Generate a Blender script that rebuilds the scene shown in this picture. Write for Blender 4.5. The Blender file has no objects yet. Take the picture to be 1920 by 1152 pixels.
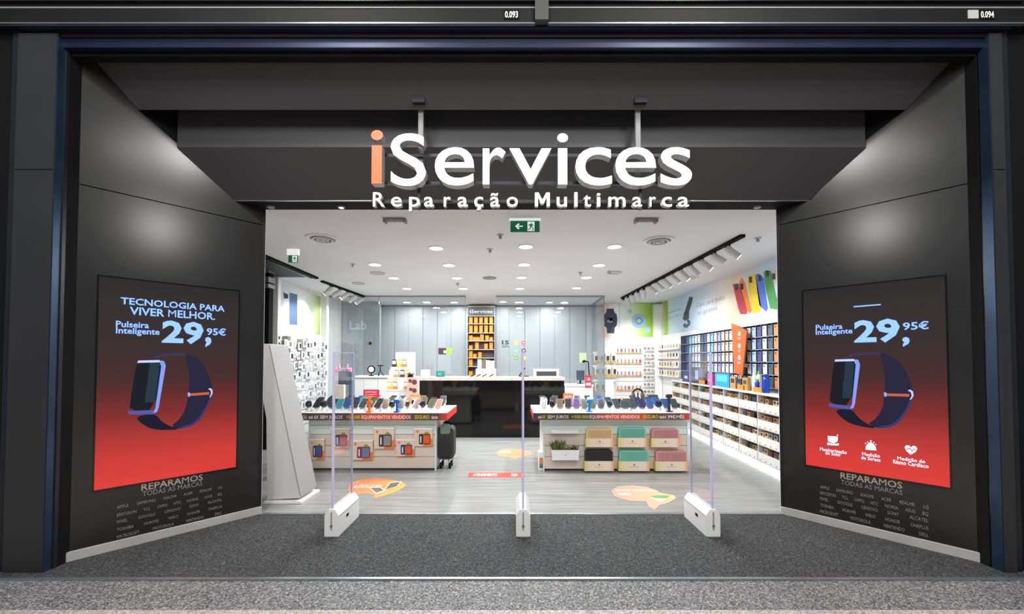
import bpy, math, random
from mathutils import Vector as Vec, Matrix
from math import radians, sin, cos, pi, atan2, hypot
random.seed(7)
SC = bpy.context.scene
COL = SC.collection

# ------------------------------------------------------------------ camera
F, CX, CY, PT, EYE = 770.0, 965.0, 659.0, radians(1.4), 1.5
cam = bpy.data.cameras.new('camera'); camo = bpy.data.objects.new('camera', cam); COL.objects.link(camo)
camo.location = (0, 0, EYE); camo.rotation_euler = (pi / 2 + PT, 0, 0)
cam.sensor_width = 36; cam.lens = F / 1920 * 36
cam.shift_x = -(CX - 960) / 1920; cam.shift_y = (CY - 576) / 1920
cam.clip_start = 0.05; cam.clip_end = 100
SC.camera = camo
# ------------------------------------------------------------------ world, exposure
SC.view_settings.view_transform = 'Standard'; SC.view_settings.look = 'None'
SC.view_settings.exposure = 0.0; SC.view_settings.gamma = 1.0; SC.view_settings.use_curve_mapping = False
W = bpy.data.worlds.new('mall'); SC.world = W; W.use_nodes = True
W.node_tree.nodes['Background'].inputs[0].default_value = (0.75, 0.85, 1.0, 1)
W.node_tree.nodes['Background'].inputs[1].default_value = 0.22

def area(name, loc, size, power, col=(1, 1, 1), rot=(0, 0, 0), size_y=None, shape='DISK'):
    l = bpy.data.lights.new(name, 'AREA'); l.energy = power; l.color = col; l.size = size
    l.shape = shape
    if size_y: l.shape = 'RECTANGLE'; l.size_y = size_y
    o = bpy.data.objects.new(name, l); COL.objects.link(o); o.location = loc; o.rotation_euler = rot
    return o
# lamps of the mall hall in front of the shop (overhead, behind the camera)
o = area('mall_lamp', (0, -4.5, 6.6), 7.0, 330, (1, .98, .96), size_y=1.6)
o.rotation_euler = (radians(32), 0, 0)
for x in (3.30, -3.25):
    o = area('mall_spot_lamp', (x, -0.65, 4.5), .55, 34, (1, .98, .95))
    o.rotation_euler = (Vec((x, -.65, 4.5)) - Vec((-x * .9, 3.3, 2.6))).to_track_quat('Z', 'Y').to_euler()
    area('mall_linear_lamp', (x * .575, .05, 5.6), .2, 40, (1, .98, .95), size_y=1.3)
    area('mall_round_lamp', (x * .575, .72, 5.6), .5, 105, (1, .98, .95))
DOWN_W, LAB_W, SPOT_W, LED_E = 28.0, 15.0, 17.0, 5.0

# ------------------------------------------------------------------ picture-to-place measuring
def ray(px, py):
    xc, yc = (px - CX) / F, (CY - py) / F
    return Vec((xc, cos(PT) - yc * sin(PT), sin(PT) + yc * cos(PT)))
def at(px, py, Y):
    d = ray(px, py); return Vec((0, 0, EYE)) + d * (Y / d.y)
def gnd(px, py, z=0.0):
    d = ray(px, py); return Vec((0, 0, EYE)) + d * ((z - EYE) / d.z)
def onx(px, py, X):
    d = ray(px, py); return Vec((0, 0, EYE)) + d * (X / d.x)

# ------------------------------------------------------------------ materials
def lin(c):
    c = c / 255.0
    return c / 12.92 if c <= .04045 else ((c + .055) / 1.055) ** 2.4
def rgb(r, g, b): return (lin(r), lin(g), lin(b), 1)
MATS = {}
def mat(name, col, rough=.5, metal=0.0, spec=.5, emit=0.0, var=0.0, vscale=8.0, bump=0.0, bscale=60.0, coat=0.0):
    if name in MATS: return MATS[name]
    m = bpy.data.materials.new(name); m.use_nodes = True; nt = m.node_tree; b = nt.nodes['Principled BSDF']
    if isinstance(col[0], (int, float)) and max(col[:3]) > 1.0: col = rgb(*col[:3])
    col = tuple(col[:3]) + (1,)
    b.inputs['Base Color'].default_value = col
    b.inputs['Roughness'].default_value = rough; b.inputs['Metallic'].default_value = metal
    b.inputs['Specular IOR Level'].default_value = spec
    b.inputs['Coat Weight'].default_value = coat
    if emit:
        b.inputs['Emission Color'].default_value = col; b.inputs['Emission Strength'].default_value = emit
    tc = None
    if var or bump:
        tc = nt.nodes.new('ShaderNodeTexCoord')
    if var:
        n = nt.nodes.new('ShaderNodeTexNoise'); n.inputs['Scale'].default_value = vscale; n.inputs['Detail'].default_value = 4
        nt.links.new(tc.outputs['Object'], n.inputs['Vector'])
        r = nt.nodes.new('ShaderNodeValToRGB')
        r.color_ramp.elements[0].position = .3; r.color_ramp.elements[1].position = .7
        r.color_ramp.elements[0].color = tuple(c * (1 - var) for c in col[:3]) + (1,)
        r.color_ramp.elements[1].color = tuple(min(1, c * (1 + var)) for c in col[:3]) + (1,)
        nt.links.new(n.outputs['Fac'], r.inputs['Fac']); nt.links.new(r.outputs['Color'], b.inputs['Base Color'])
        if emit: nt.links.new(r.outputs['Color'], b.inputs['Emission Color'])
    if bump:
        n = nt.nodes.new('ShaderNodeTexNoise'); n.inputs['Scale'].default_value = bscale
        nt.links.new(tc.outputs['Object'], n.inputs['Vector'])
        bp = nt.nodes.new('ShaderNodeBump'); bp.inputs['Strength'].default_value = bump; bp.inputs['Distance'].default_value = .01
        nt.links.new(n.outputs['Fac'], bp.inputs['Height']); nt.links.new(bp.outputs['Normal'], b.inputs['Normal'])
    MATS[name] = m; return m
def glass(name, tint=(.93, .97, .96), refl=.08, rough=0.0, layer=None):
    m = bpy.data.materials.new(name); m.use_nodes = True; nt = m.node_tree; nt.nodes.clear()
    out = nt.nodes.new('ShaderNodeOutputMaterial'); mx = nt.nodes.new('ShaderNodeMixShader')
    t = nt.nodes.new('ShaderNodeBsdfTransparent'); t.inputs[0].default_value = (*tint, 1)
    g = nt.nodes.new('ShaderNodeBsdfGlossy'); g.inputs['Roughness'].default_value = rough
    lw = nt.nodes.new('ShaderNodeLayerWeight'); lw.inputs['Blend'].default_value = .5
    pw = nt.nodes.new('ShaderNodeMath'); pw.operation = 'POWER'; pw.inputs[1].default_value = 5
    mm = nt.nodes.new('ShaderNodeMath'); mm.operation = 'ADD'; mm.inputs[1].default_value = refl; mm.use_clamp = True
    nt.links.new(lw.outputs['Facing'], pw.inputs[0]); nt.links.new(pw.outputs[0], mm.inputs[0]); nt.links.new(mm.outputs[0], mx.inputs[0])
    nt.links.new(t.outputs[0], mx.inputs[1]); nt.links.new(g.outputs[0], mx.inputs[2]); nt.links.new(mx.outputs[0], out.inputs[0])
    return m
def ramp_mat(name, axis, stops, rough=.5, emit=0.0, spec=.5, coords='Generated'):
    """colour print (or lit screen) that changes along one axis of the object"""
    m = bpy.data.materials.new(name); m.use_nodes = True; nt = m.node_tree; b = nt.nodes['Principled BSDF']
    tc = nt.nodes.new('ShaderNodeTexCoord'); sp = nt.nodes.new('ShaderNodeSeparateXYZ')
    nt.links.new(tc.outputs[coords], sp.inputs[0])
    r = nt.nodes.new('ShaderNodeValToRGB'); e = r.color_ramp.elements
    while len(e) > 1: e.remove(e[-1])
    e[0].position = stops[0][0]; e[0].color = rgb(*stops[0][1])
    for p, c in stops[1:]:
        x = e.new(p); x.color = rgb(*c)
    nt.links.new(sp.outputs[axis], r.inputs[0]); nt.links.new(r.outputs[0], b.inputs['Base Color'])
    b.inputs['Roughness'].default_value = rough; b.inputs['Specular IOR Level'].default_value = spec
    if emit:
        nt.links.new(r.outputs[0], b.inputs['Emission Color']); b.inputs['Emission Strength'].default_value = emit
        b.inputs['Base Color'].default_value = (0.01, .01, .01, 1)
        for l in list(b.inputs['Base Color'].links): nt.links.remove(l)
    return m
def terrazzo(name, base, dark, light, scale, rough=.35, spec=.5):
    m = bpy.data.materials.new(name); m.use_nodes = True; nt = m.node_tree; b = nt.nodes['Principled BSDF']
    tc = nt.nodes.new('ShaderNodeTexCoord')
    v = nt.nodes.new('ShaderNodeTexVoronoi'); v.inputs['Scale'].default_value = scale
    nt.links.new(tc.outputs['Object'], v.inputs['Vector'])
    s = nt.nodes.new('ShaderNodeSeparateColor'); nt.links.new(v.outputs['Color'], s.inputs[0])
    r = nt.nodes.new('ShaderNodeValToRGB'); e = r.color_ramp.elements; r.color_ramp.interpolation = 'CONSTANT'
    e[0].position = 0; e[0].color = rgb(*dark); e[1].position = .22; e[1].color = rgb(*base)
    x = e.new(.8); x.color = rgb(*light)
    nt.links.new(s.outputs[0], r.inputs[0])
    n = nt.nodes.new('ShaderNodeTexNoise'); n.inputs['Scale'].default_value = 1.3; n.inputs['Detail'].default_value = 5
    nt.links.new(tc.outputs['Object'], n.inputs['Vector'])
    n2 = nt.nodes.new('ShaderNodeMapRange'); n2.inputs[3].default_value = .86; n2.inputs[4].default_value = 1.14
    nt.links.new(n.outputs['Fac'], n2.inputs[0])
    mx = nt.nodes.new('ShaderNodeVectorMath'); mx.operation = 'SCALE'
    nt.links.new(r.outputs[0], mx.inputs[0]); nt.links.new(n2.outputs[0], mx.inputs['Scale'])
    nt.links.new(mx.outputs[0], b.inputs['Base Color'])
    b.inputs['Roughness'].default_value = rough; b.inputs['Specular IOR Level'].default_value = spec
    return m
def wood_floor(name):
    m = bpy.data.materials.new(name); m.use_nodes = True; nt = m.node_tree; b = nt.nodes['Principled BSDF']
    tc = nt.nodes.new('ShaderNodeTexCoord'); mp = nt.nodes.new('ShaderNodeMapping')
    mp.inputs['Scale'].default_value = (.8, 14, 1); nt.links.new(tc.outputs['Object'], mp.inputs[0])
    n = nt.nodes.new('ShaderNodeTexNoise'); n.inputs['Scale'].default_value = 1.6; n.inputs['Detail'].default_value = 6; n.inputs['Roughness'].default_value = .65
    nt.links.new(mp.outputs[0], n.inputs['Vector'])
    r = nt.nodes.new('ShaderNodeValToRGB'); e = r.color_ramp.elements
    e[0].position = .32; e[0].color = rgb(124, 126, 123); e[1].position = .7; e[1].color = rgb(160, 161, 158)
    nt.links.new(n.outputs['Fac'], r.inputs[0]); nt.links.new(r.outputs[0], b.inputs['Base Color'])
    b.inputs['Roughness'].default_value = .22; b.inputs['Specular IOR Level'].default_value = .5
    return m

white = mat('white_laminate', (236, 236, 234), .35)
whitem = mat('white_metal', (228, 228, 226), .4)
paint = mat('white_paint', (232, 231, 229), .7, var=.02, vscale=1.5)
ceilm = mat('ceiling_paint', (226, 226, 227), .85, var=.02, vscale=1.0)
panelm = mat('black_satin_panel', (38, 37, 36), .2, var=.08, vscale=2.0, spec=.5)
soffm = mat('charcoal_soffit', (68, 67, 69), .45, var=.07, vscale=1.2)
blackm = mat('matt_black', (12, 12, 13), .75, spec=.2)
blackg = mat('gloss_black', (10, 10, 11), .12)
darkst = mat('dark_steel', (42, 43, 47), .35, .5, var=.1, vscale=5)
steelrefl = mat('steel_blue_reflection', (44, 62, 84), .35, .6, var=.3, vscale=3)  # blue reflection on the pillar sides, painted into the steel colour
glossrefl = mat('gloss_blue_reflection', (26, 38, 62), .42, .4, var=.3, vscale=2)  # dark gloss steel with the header's blue reflection put into its colour
pillm = mat('pillar_grey', (41, 41, 42), .5, var=.1, vscale=2)
silver = mat('brushed_silver', (170, 172, 174), .3, .8)
grey = mat('mid_grey', (150, 150, 150), .5)
greyl = mat('light_grey', (190, 190, 188), .5, var=.05, vscale=4)
skirt = mat('pale_skirting', (176, 174, 170), .5, var=.08, vscale=6)
orange = mat('orange_plastic', (238, 122, 48), .4)
orangec = mat('orange_carton', (240, 150, 44), .5, var=.1, vscale=12)
red = mat('red_print', (214, 60, 44), .45)
beige = mat('beige_card', (222, 204, 184), .6)
green = mat('exit_green', (0, 110, 72), .5, emit=.25)
exitw = mat('exit_white', (235, 240, 238), .5, emit=.6)
lampm = mat('lamp_glow', (1.0, 1.0, .98), .5, emit=7)
ledm = mat('led_glow', (.93, .97, 1.0), .5, emit=LED_E)
glm = glass('clear_acrylic', (.97, .975, .985), .015)
glab = glass('lab_glass', (.945, .965, .97), .06)
lilac = mat('acrylic_edge', (196, 192, 226), .25, emit=0.0)
def cm(c, rough=.45, spec=.5):
    return mat('tone_%d_%d_%d_%d' % (*c, int(rough * 100)), c, rough, spec=spec)
def em(c, s=1.0):
    return mat('lit_%d_%d_%d_%d' % (*c, int(s * 100)), c, .4, emit=s, spec=.2)

# ------------------------------------------------------------------ mesh building
class MB:
    def __init__(s): s.v = []; s.f = []; s.m = []; s.sm = []; s.cur = 0
    def add(s, vs, fs, smooth=False):
        o = len(s.v); s.v += [Vec(p) for p in vs]
        for f in fs: s.f.append([o + i for i in f]); s.m.append(s.cur); s.sm.append(smooth)
        return s
    def mt(s, i): s.cur = i; return s
    def box(s, x0, x1, y0, y1, z0, z1):
        x0, x1 = sorted((x0, x1)); y0, y1 = sorted((y0, y1)); z0, z1 = sorted((z0, z1))
        return s.add([(x0, y0, z0), (x1, y0, z0), (x1, y1, z0), (x0, y1, z0), (x0, y0, z1), (x1, y0, z1), (x1, y1, z1), (x0, y1, z1)],
                     [(0, 3, 2, 1), (4, 5, 6, 7), (0, 1, 5, 4), (1, 2, 6, 5), (2, 3, 7, 6), (3, 0, 4, 7)])
    def prism(s, poly, O, U, V, N, d):
        O, U, V, N = Vec(O), Vec(U), Vec(V), Vec(N); n = len(poly)
        a = [O + U * p[0] + V * p[1] for p in poly]; b = [p + N * d for p in a]
        ar = sum(poly[i][0] * poly[(i + 1) % n][1] - poly[(i + 1) % n][0] * poly[i][1] for i in range(n))
        flip = (ar * (U.cross(V).dot(N)) * (1 if d > 0 else -1)) < 0
        fs = [list(range(n))[::-1], list(range(n, 2 * n))] + [(i, (i + 1) % n, n + (i + 1) % n, n + i) for i in range(n)]
        if flip: fs = [list(f)[::-1] for f in fs]
        return s.add(a + b, fs)
    def flat(s, pts):
        return s.add(pts, [list(range(len(pts)))])
    def cyl(s, p0, p1, r0, r1=None, seg=16, caps=True):
        p0, p1 = Vec(p0), Vec(p1); r1 = r0 if r1 is None else r1
        d = (p1 - p0).normalized(); a = d.orthogonal().normalized(); b = d.cross(a)
        c = [(a * cos(2 * pi * i / seg) + b * sin(2 * pi * i / seg)) for i in range(seg)]
        A = [p0 + q * r0 for q in c]; B = [p1 + q * r1 for q in c]
        s.add(A + B, [(i, (i + 1) % seg, seg + (i + 1) % seg, seg + i) for i in range(seg)], True)
        if caps:
            s.add(A, [list(range(seg))[::-1]]); s.add(B, [list(range(seg))])
        return s
    def tube(s, pts, r, seg=8):
        for a, b in zip(pts, pts[1:]): s.cyl(a, b, r, seg=seg)
        return s
    def ring(s, c, n, r0, r1, h, seg=28):
        c, n = Vec(c), Vec(n).normalized(); a = n.orthogonal().normalized(); b = n.cross(a); q = []
        for i in range(seg):
            d = a * cos(2 * pi * i / seg) + b * sin(2 * pi * i / seg)
            q += [c + d * r0, c + d * r1, c + d * r1 + n * h, c + d * r0 + n * h]
        fs = []
        for i in range(seg):
            j = (i + 1) % seg
            for k in range(4): fs.append((4 * i + k, 4 * i + (k + 1) % 4, 4 * j + (k + 1) % 4, 4 * j + k)[::-1])
        return s.add(q, fs)
    def lathe(s, prof, c, seg=16):
        c = Vec(c); q = []
        for r, z in prof:
            for i in range(seg): q.append(c + Vec((r * cos(2 * pi * i / seg), r * sin(2 * pi * i / seg), z)))
        fs = []
        for k in range(len(prof) - 1):
            for i in range(seg):
                j = (i + 1) % seg; fs.append((k * seg + i, k * seg + j, (k + 1) * seg + j, (k + 1) * seg + i))
        fs.append(list(range(seg))[::-1]); fs.append([(len(prof) - 1) * seg + i for i in range(seg)])
        return s.add(q, fs, False)
    def rbox(s, O, U, V, N, w, h, d, r, seg=4):
        pts = []
        for cx, cy, a0 in ((w - r, h - r, 0), (r, h - r, 90), (r, r, 180), (w - r, r, 270)):
            for i in range(seg + 1):
                a = radians(a0 + 90 * i / seg); pts.append((cx + r * cos(a), cy + r * sin(a)))
        return s.prism(pts, O, U, V, N, d)
    def text(s, st, O, U, V, h=None, w=None, bold=0.0, align='L', ext=0.0, space=1.0, two=False, res=2, hbox=None):
        vs, fs, (x0, x1, y0, y1) = glyphs(st, bold, space, ext > 0, res)
        O, U, V = Vec(O), Vec(U), Vec(V); N = U.cross(V)
        sy = h / CAPH if h else hbox / (y1 - y0)
        yo = 0 if h else y0
        sx = (w / (x1 - x0)) if w else sy
        ox = -x0 if align == 'L' else (-(x0 + x1) / 2 if align == 'C' else -x1)
        pts = [O + U * ((p[0] + ox) * sx) + V * ((p[1] - yo) * sy) + N * (p[2] * ext) for p in vs]
        if two:
            for f in fs:
                s.cur = 0 if all(vs[i][2] > .4 for i in f) else 1
                s.add([pts[i] for i in f], [list(range(len(f)))])
            s.cur = 0; return s
        return s.add(pts, fs)
GL = {}
def glyphs(st, bold, space, ext, res):
    k = (st, bold, space, ext, res)
    if bold and len(st) > 1 and any(c in st for c in 'M'):
        return spell(st, bold, space, ext, res)
    if st == 'M': bold = 0
    if k not in GL:
        c = bpy.data.curves.new('writing', 'FONT'); c.body = st; c.size = 1; c.offset = bold; c.space_character = space
        c.resolution_u = res; c.extrude = .5 if ext else 0; c.fill_mode = 'BOTH' if ext else 'FRONT'
        o = bpy.data.objects.new('writing', c); m = bpy.data.meshes.new_from_object(o)
        vs = [tuple(v.co) for v in m.vertices]; fs = [tuple(p.vertices) for p in m.polygons]
        bpy.data.objects.remove(o); bpy.data.curves.remove(c); bpy.data.meshes.remove(m)
        xs = [v[0] for v in vs] or [0, 1]; ys = [v[1] for v in vs] or [0, 1]
        GL[k] = (vs, fs, (min(xs), max(xs), min(ys), max(ys)))
    return GL[k]
def spell(st, bold, space, ext, res):
    # heavier lettering composed letter by letter, advances read off the plain word
    k = (st, bold, 'spelt', ext, res)
    if k not in GL:
        V, Fc, x = [], [], 0.0
        adv = lambda t: glyphs('H' + t + 'H', 0, 1, ext, res)[2][1]
        base = adv('')
        for ch in st:
            if ch != ' ':
                vs, fs, bb = glyphs(ch, bold, 1, ext, res); o = len(V)
                pl_ = glyphs(ch, 0, 1, ext, res)[2]
                cols = [0.0]
                for dx in cols:
                    o = len(V); V += [(p[0] + x + dx, p[1], p[2]) for p in vs]; Fc += [tuple(i + o for i in f) for f in fs]
            x += (adv(ch) - base)
        xs = [v[0] for v in V]; ys = [v[1] for v in V]
        GL[k] = (V, Fc, (min(xs), max(xs), min(ys), max(ys)))
    return GL[k]
CAPH = 1.0
CAPH = glyphs('H', 0, 1, False, 2)[2][3]

ORG = {}
def mesh_obj(name, mb, mats, org, bevel=0.0):
    me = bpy.data.meshes.new(name)
    me.from_pydata([p - org for p in mb.v], [], mb.f); me.update()
    mats = mats if isinstance(mats, (list, tuple)) else [mats]
    for m in mats: me.materials.append(m)
    for i, p in enumerate(me.polygons):
        p.material_index = mb.m[i]; p.use_smooth = mb.sm[i]
    o = bpy.data.objects.new(name, me); COL.objects.link(o)
    if bevel:
        b = o.modifiers.new('edge', 'BEVEL'); b.width = bevel; b.segments = 2; b.limit_method = 'ANGLE'; b.harden_normals = False
    return o
def tag(o, label=None, cat=None, group=None, kind=None):
    if label: o['label'] = label
    if cat: o['category'] = cat
    if group: o['group'] = group
    if kind: o['kind'] = kind
    return o
def thing(name, label, cat, loc=(0, 0, 0), rz=0.0, group=None):
    o = bpy.data.objects.new(name, None); o.empty_display_size = .05; COL.objects.link(o)
    o.location = loc; ORG[o] = Vec(loc) if rz == 0 else Vec((0, 0, 0))
    o.rotation_euler = (0, 0, rz)
    return tag(o, label, cat, group)
def part(par, name, mb, mats, bevel=0.0, label=None, kind=None):
    """mb is in world coordinates when the parent is not turned, else in the parent's own axes"""
    o = mesh_obj(name, mb, mats, ORG.get(par, Vec((0, 0, 0))), bevel); o.parent = par
    ORG[o] = ORG.get(par, Vec((0, 0, 0)))
    return tag(o, label, kind=kind)
def solo(name, mb, mats, label, cat, loc=(0, 0, 0), rz=0.0, group=None, bevel=0.0):
    o = mesh_obj(name, mb, mats, Vec(loc) if rz == 0 else Vec((0, 0, 0)), bevel); o.location = loc; o.rotation_euler = (0, 0, rz)
    ORG[o] = Vec(loc) if rz == 0 else Vec((0, 0, 0))
    return tag(o, label, cat, group)
def struct(name, mb, mats, bevel=0.0):
    o = mesh_obj(name, mb, mats, Vec((0, 0, 0)), bevel); ORG[o] = Vec((0, 0, 0)); o['kind'] = 'structure'; return o
def dup(src, loc, rz=None, label=None, mats=None):
    def rec(o, par):
        c = o.copy(); COL.objects.link(c)
        if par: c.parent = par
        for ch in o.children: rec(ch, c)
        return c
    c = rec(src, None); c.location = loc
    if rz is not None: c.rotation_euler = (0, 0, rz)
    if label: c['label'] = label
    return c
ORD = 'first second third fourth fifth sixth seventh eighth ninth tenth eleventh twelfth thirteenth fourteenth fifteenth sixteenth seventeenth eighteenth nineteenth twentieth'.split() + \
      ['twenty-' + w for w in 'first second third fourth fifth sixth seventh eighth ninth'.split()]
X3, Y3, Z3 = Vec((1, 0, 0)), Vec((0, 1, 0)), Vec((0, 0, 1))

# ================================================================== SETTING
A_L, B_L = gnd(122, 1055), gnd(487, 964)
A_R, B_R = gnd(1838, 1055), gnd(1467, 964)
YD = (B_L.y + B_R.y) / 2                     # depth of the doorway
ZC = at(960, 391, YD).z                      # shop ceiling
Y_STEP = gnd(960, 1087).y; Y_BEI = gnd(960, 1142).y
XL, XR = -4.43, 3.82                         # inner faces of the side walls
YB = 10.75                                   # back wall of the accessory corner
YLAB = at(960, 557, 1).z; YLAB = 9.55        # glass front of the repair lab
YLB = 11.2                                   # back wall of the lab

struct('floor', MB().box(-4.6, 4.0, YD, 11.4, -.06, 0), wood_floor('pale_wood_tile'))
struct('floor.001', MB().box(-4.4, 4.5, Y_STEP + .02, YD - .012, -.06, 0), terrazzo('dark_terrazzo', (66, 67, 68), (45, 46, 47), (92, 92, 92), 130, .85, .12))
struct('floor.002', MB().box(-7, 7, Y_BEI, Y_STEP - .01, -.06, -.004), terrazzo('grey_terrazzo', (112, 112, 112), (70, 70, 72), (156, 155, 153), 120, .6, .22))
struct('floor.003', MB().box(-7, 7, -5, Y_BEI - .004, -.06, -.004), terrazzo('beige_terrazzo', (172, 160, 150), (140, 128, 120), (194, 186, 178), 110, .6, .2))
struct('trim_1', MB().box(-4.4, 4.5, Y_STEP - .008, Y_STEP + .018, -.05, .008), silver, .003)
struct('trim_2', MB().box(B_L.x, B_R.x, YD - .02, YD + .02, -.05, .006), silver, .002)

def splay(side, A, B):
    d = (B - A); L = d.length; u = d.normalized(); n = Vec((u.y, -u.x, 0)) if side == 'left' else Vec((-u.y, u.x, 0))
    return A, u, n, L
AL, UL, NL, LL = splay('left', A_L, B_L)
AR, UR, NR, LR = splay('right', A_R, B_R)
def onwall(side, px, py):
    A, n = (AL, NL) if side == 'left' else (AR, NR)
    d = ray(px, py); O = Vec((0, 0, EYE)); return O + d * ((A - O).dot(n) / d.dot(n))
def wz(side, px, py):
    A, u = (AL, UL) if side == 'left' else (AR, UR)
    p = onwall(side, px, py); return ((p - A).dot(u), p.z)

# key points of the panel's top outline
TOPS = {'left': [(147, 100), (255, 203), (330, 267), (440, 378)], 'right': [(1812, 118), (1700, 205), (1625, 262), (1520, 378)]}
for side, A, u, n, L in (('left', AL, UL, NL, LL), ('right', AR, UR, NR, LR)):
    tp = [wz(side, *p) for p in TOPS[side]]
    prof = [(0, .07), (L, .07), (L, tp[3][1] + .01), (tp[3][0], tp[3][1] + .01), tp[2], tp[1], (0, tp[0][1] + .12)]
    # upper and lower boards meet in a fine joint
    j0, j1 = wz(side, *((140, 322) if side == 'left' else (1812, 330))), wz(side, *((470, 382) if side == 'left' else (1500, 392)))
    za, zb = j0[1], j1[1]
    cut = lambda s: za + (zb - za) * (s - j0[0]) / (j1[0] - j0[0])
    w = struct('wall_' + side, MB().prism([(0, .07), (L, .07), (L, ZC), (L - .28, ZC + .02), (L * .62, 4.4), (0, 4.4)], A - n * .06, u, Z3, n, .03), blackm)
    zc = 2.86
    lower = [(0, .07), (L, .07), (L, zc - .004), (0, zc - .004)]
    upper = [(0, zc + .004), (L, zc + .004)] + prof[2:]
    part(w, 'panel', MB().prism(lower, A - n * .03, u, Z3, n, .03), panelm)
    part(w, 'panel', MB().prism(upper, A - n * .03, u, Z3, n, .03), panelm)
    e = B_L if side == 'left' else B_R
    part(w, 'edge_trim', MB().prism([(L - .012, 0), (L + .012, 0), (L + .012, ZC), (L - .012, ZC)], A - n * .06, u, Z3, n, .063), darkst)
    struct('baseboard_' + side, MB().prism([(0, 0), (L + .01, 0), (L + .01, .072), (0, .072)], A - n * .05, u, Z3, n, .065), skirt, .003)

# soffits above the lobby
pA, pB = at(960, 95, A_L.y + .03), at(960, 206, 3.365)
sof = [(pA.y, pA.z), (pB.y, pB.z), (pB.y, pB.z + .35), (pA.y, pA.z + .12)]
w = struct('ceiling.001', MB().prism(sof, (-3.55, 0, 0), Y3, Z3, X3, 7.2), soffm)
Y2 = onwall('left', 330, 267).y
q0, q1 = at(960, 200, Y2), at(960, 276, Y2)
q2 = at(960, 377, onwall('left', 440, 378).y)
xl2, xr2 = at(333, 240, Y2).x, at(1622, 240, Y2).x
sof2 = [(q1.y, q1.z), (q2.y, q2.z), (q2.y + .02, ZC + .012), (YD + .02, ZC + .012), (YD + .02, ZC + .9), (q1.y, q0.z + .25)]
struct('ceiling.002', MB().prism(sof2, (xl2, 0, 0), Y3, Z3, X3, xr2 - xl2), soffm)
struct('ceiling.003', MB().box(-4.4, 4.5, 3.0, 4.3, 4.45, 4.5), blackm)
struct('trim_3', MB().box(B_L.x - .2, B_R.x + .2, q2.y - .004, q2.y + .02, ZC + .0, ZC + .014), silver)
struct('trim_4', MB().box(B_L.x - .1, B_R.x + .1, q2.y + .021, YD + .03, ZC - .002, ZC + .011), blackm)

# header beam over the shop front
soffd = mat('header_grey', (19, 19, 19), .6, spec=.25, var=.12, vscale=3)
YH = 2.90
h0, h1, h2 = at(960, 45, YH).z, at(960, 14, YH).z, 5.0
xm0, xm1 = at(1003, 30, YH).x, at(1028, 30, YH).x
hd = struct('trim_5', MB().box(-5.2, 5.4, YH + .02, 3.02, h0 + .002, h2), blackm)
part(hd, 'panel', MB().box(-3.75, xm0 - .006, YH, YH + .02, h0 + .012, h1 - .012), soffd)
part(hd, 'panel', MB().box(xm1 + .006, 3.68, YH, YH + .02, h0 + .012, h1 - .012), soffd)
for a, b in ((-3.75, xm0), (xm1, 3.68)):
    part(hd, 'edge_strip', MB().box(a, b, YH - .006, YH + .02, h0, h0 + .008), silver)
    part(hd, 'edge_strip', MB().box(a, b, YH - .006, YH + .02, h1 - .008, h1), grey)
    for k in range(3):
        part(hd, 'rail', MB().box(a, b, YH + .006 * k, YH + .02, h1 + .05 + .09 * k, h1 + .11 + .09 * k), darkst)
part(hd, 'mullion', MB().box(xm0, xm1, YH - .03, YH + .02, h0 + .01, h2), cm((74, 74, 74)))
uz = [at(960, y, 2.96).z for y in (47, 60, 64, 84)]
part(hd, 'underside_rail', MB().box(-3.6, 3.6, 2.925, 2.965, uz[1] , uz[0] + .03), glossrefl)
part(hd, 'underside_rail', MB().box(-3.5, 3.5, 2.985, 3.03, uz[3], uz[2] - .01), glossrefl)
part(hd, 'underside_rail', MB().box(-3.5, 3.5, 2.97, 2.984, uz[2] - .012, uz[2] + .03), silver if False else darkst)
part(hd, 'cover_board', MB().box(-3.6, 3.6, 3.035, 3.10, uz[3] - .03, uz[3] + .5), blackm)

# numbers on the header
def wr(par, st, O, h, m, align='C', bold=.01, U=X3, V=Z3, w=None, space=1.0, name='lettering'):
    return part(par, name, MB().text(st, O, U, V, h=h, w=w, bold=bold, align=align, space=space), m)
dig = em((225, 225, 222), .5)
p = at(959, 33, YH - .004); pl = part(hd, 'number_plate', MB().box(p.x - .055, p.x + .055, YH - .004, YH, p.z - .012, p.z + .06), blackm)
wr(pl, '0.093', (p.x, YH - .006, p.z), .045, dig, w=.094, bold=.02)
p = at(1851, 33, YH - .004); pl = part(hd, 'number_plate', MB().box(p.x - .055, p.x + .055, YH - .004, YH, p.z - .012, p.z + .06), blackm)
wr(pl, '0.094', (p.x, YH - .006, p.z), .045, dig, w=.094, bold=.02)
p = at(1826, 33, YH - .004); part(hd, 'blank_label', MB().box(p.x - .04, p.x + .034, YH - .005, YH, p.z - .006, p.z + .056), greyl)

# pillars either side
pl0, pl1 = at(4, 1068, 2.95).x, at(79, 1068, 2.95).x
pr0, pr1 = at(1884, 1068, 2.95).x, at(1908, 1068, 2.95).x
zt = at(60, 62, 2.95).z
for nm, a, b, side in (('trim_6', pl0, pl1, -1), ('trim_7', pr0, pr1, 1)):
    t = struct(nm, MB().box(a + .01, b - .01, 2.965, 3.02, 0, zt), blackm)
    zj = at(60, 318, 2.95).z
    part(t, 'face_panel', MB().box(a, b, 2.95, 2.965, 0, zj - .003), pillm)
    part(t, 'face_panel', MB().box(a, b, 2.95, 2.965, zj + .003, zt), pillm)
    e = b if side < 0 else a
    part(t, 'side_panel', MB().box(e - .008, e + .008, 2.953, 3.02, 0, zt), steelrefl)
    o_ = a if side < 0 else b
    part(t, 'side_rail', MB().box(o_ - .05 if side < 0 else o_ + .004, o_ - .004 if side < 0 else o_ + .05, 2.96, 3.02, 0, zt + .2), darkst)
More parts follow.
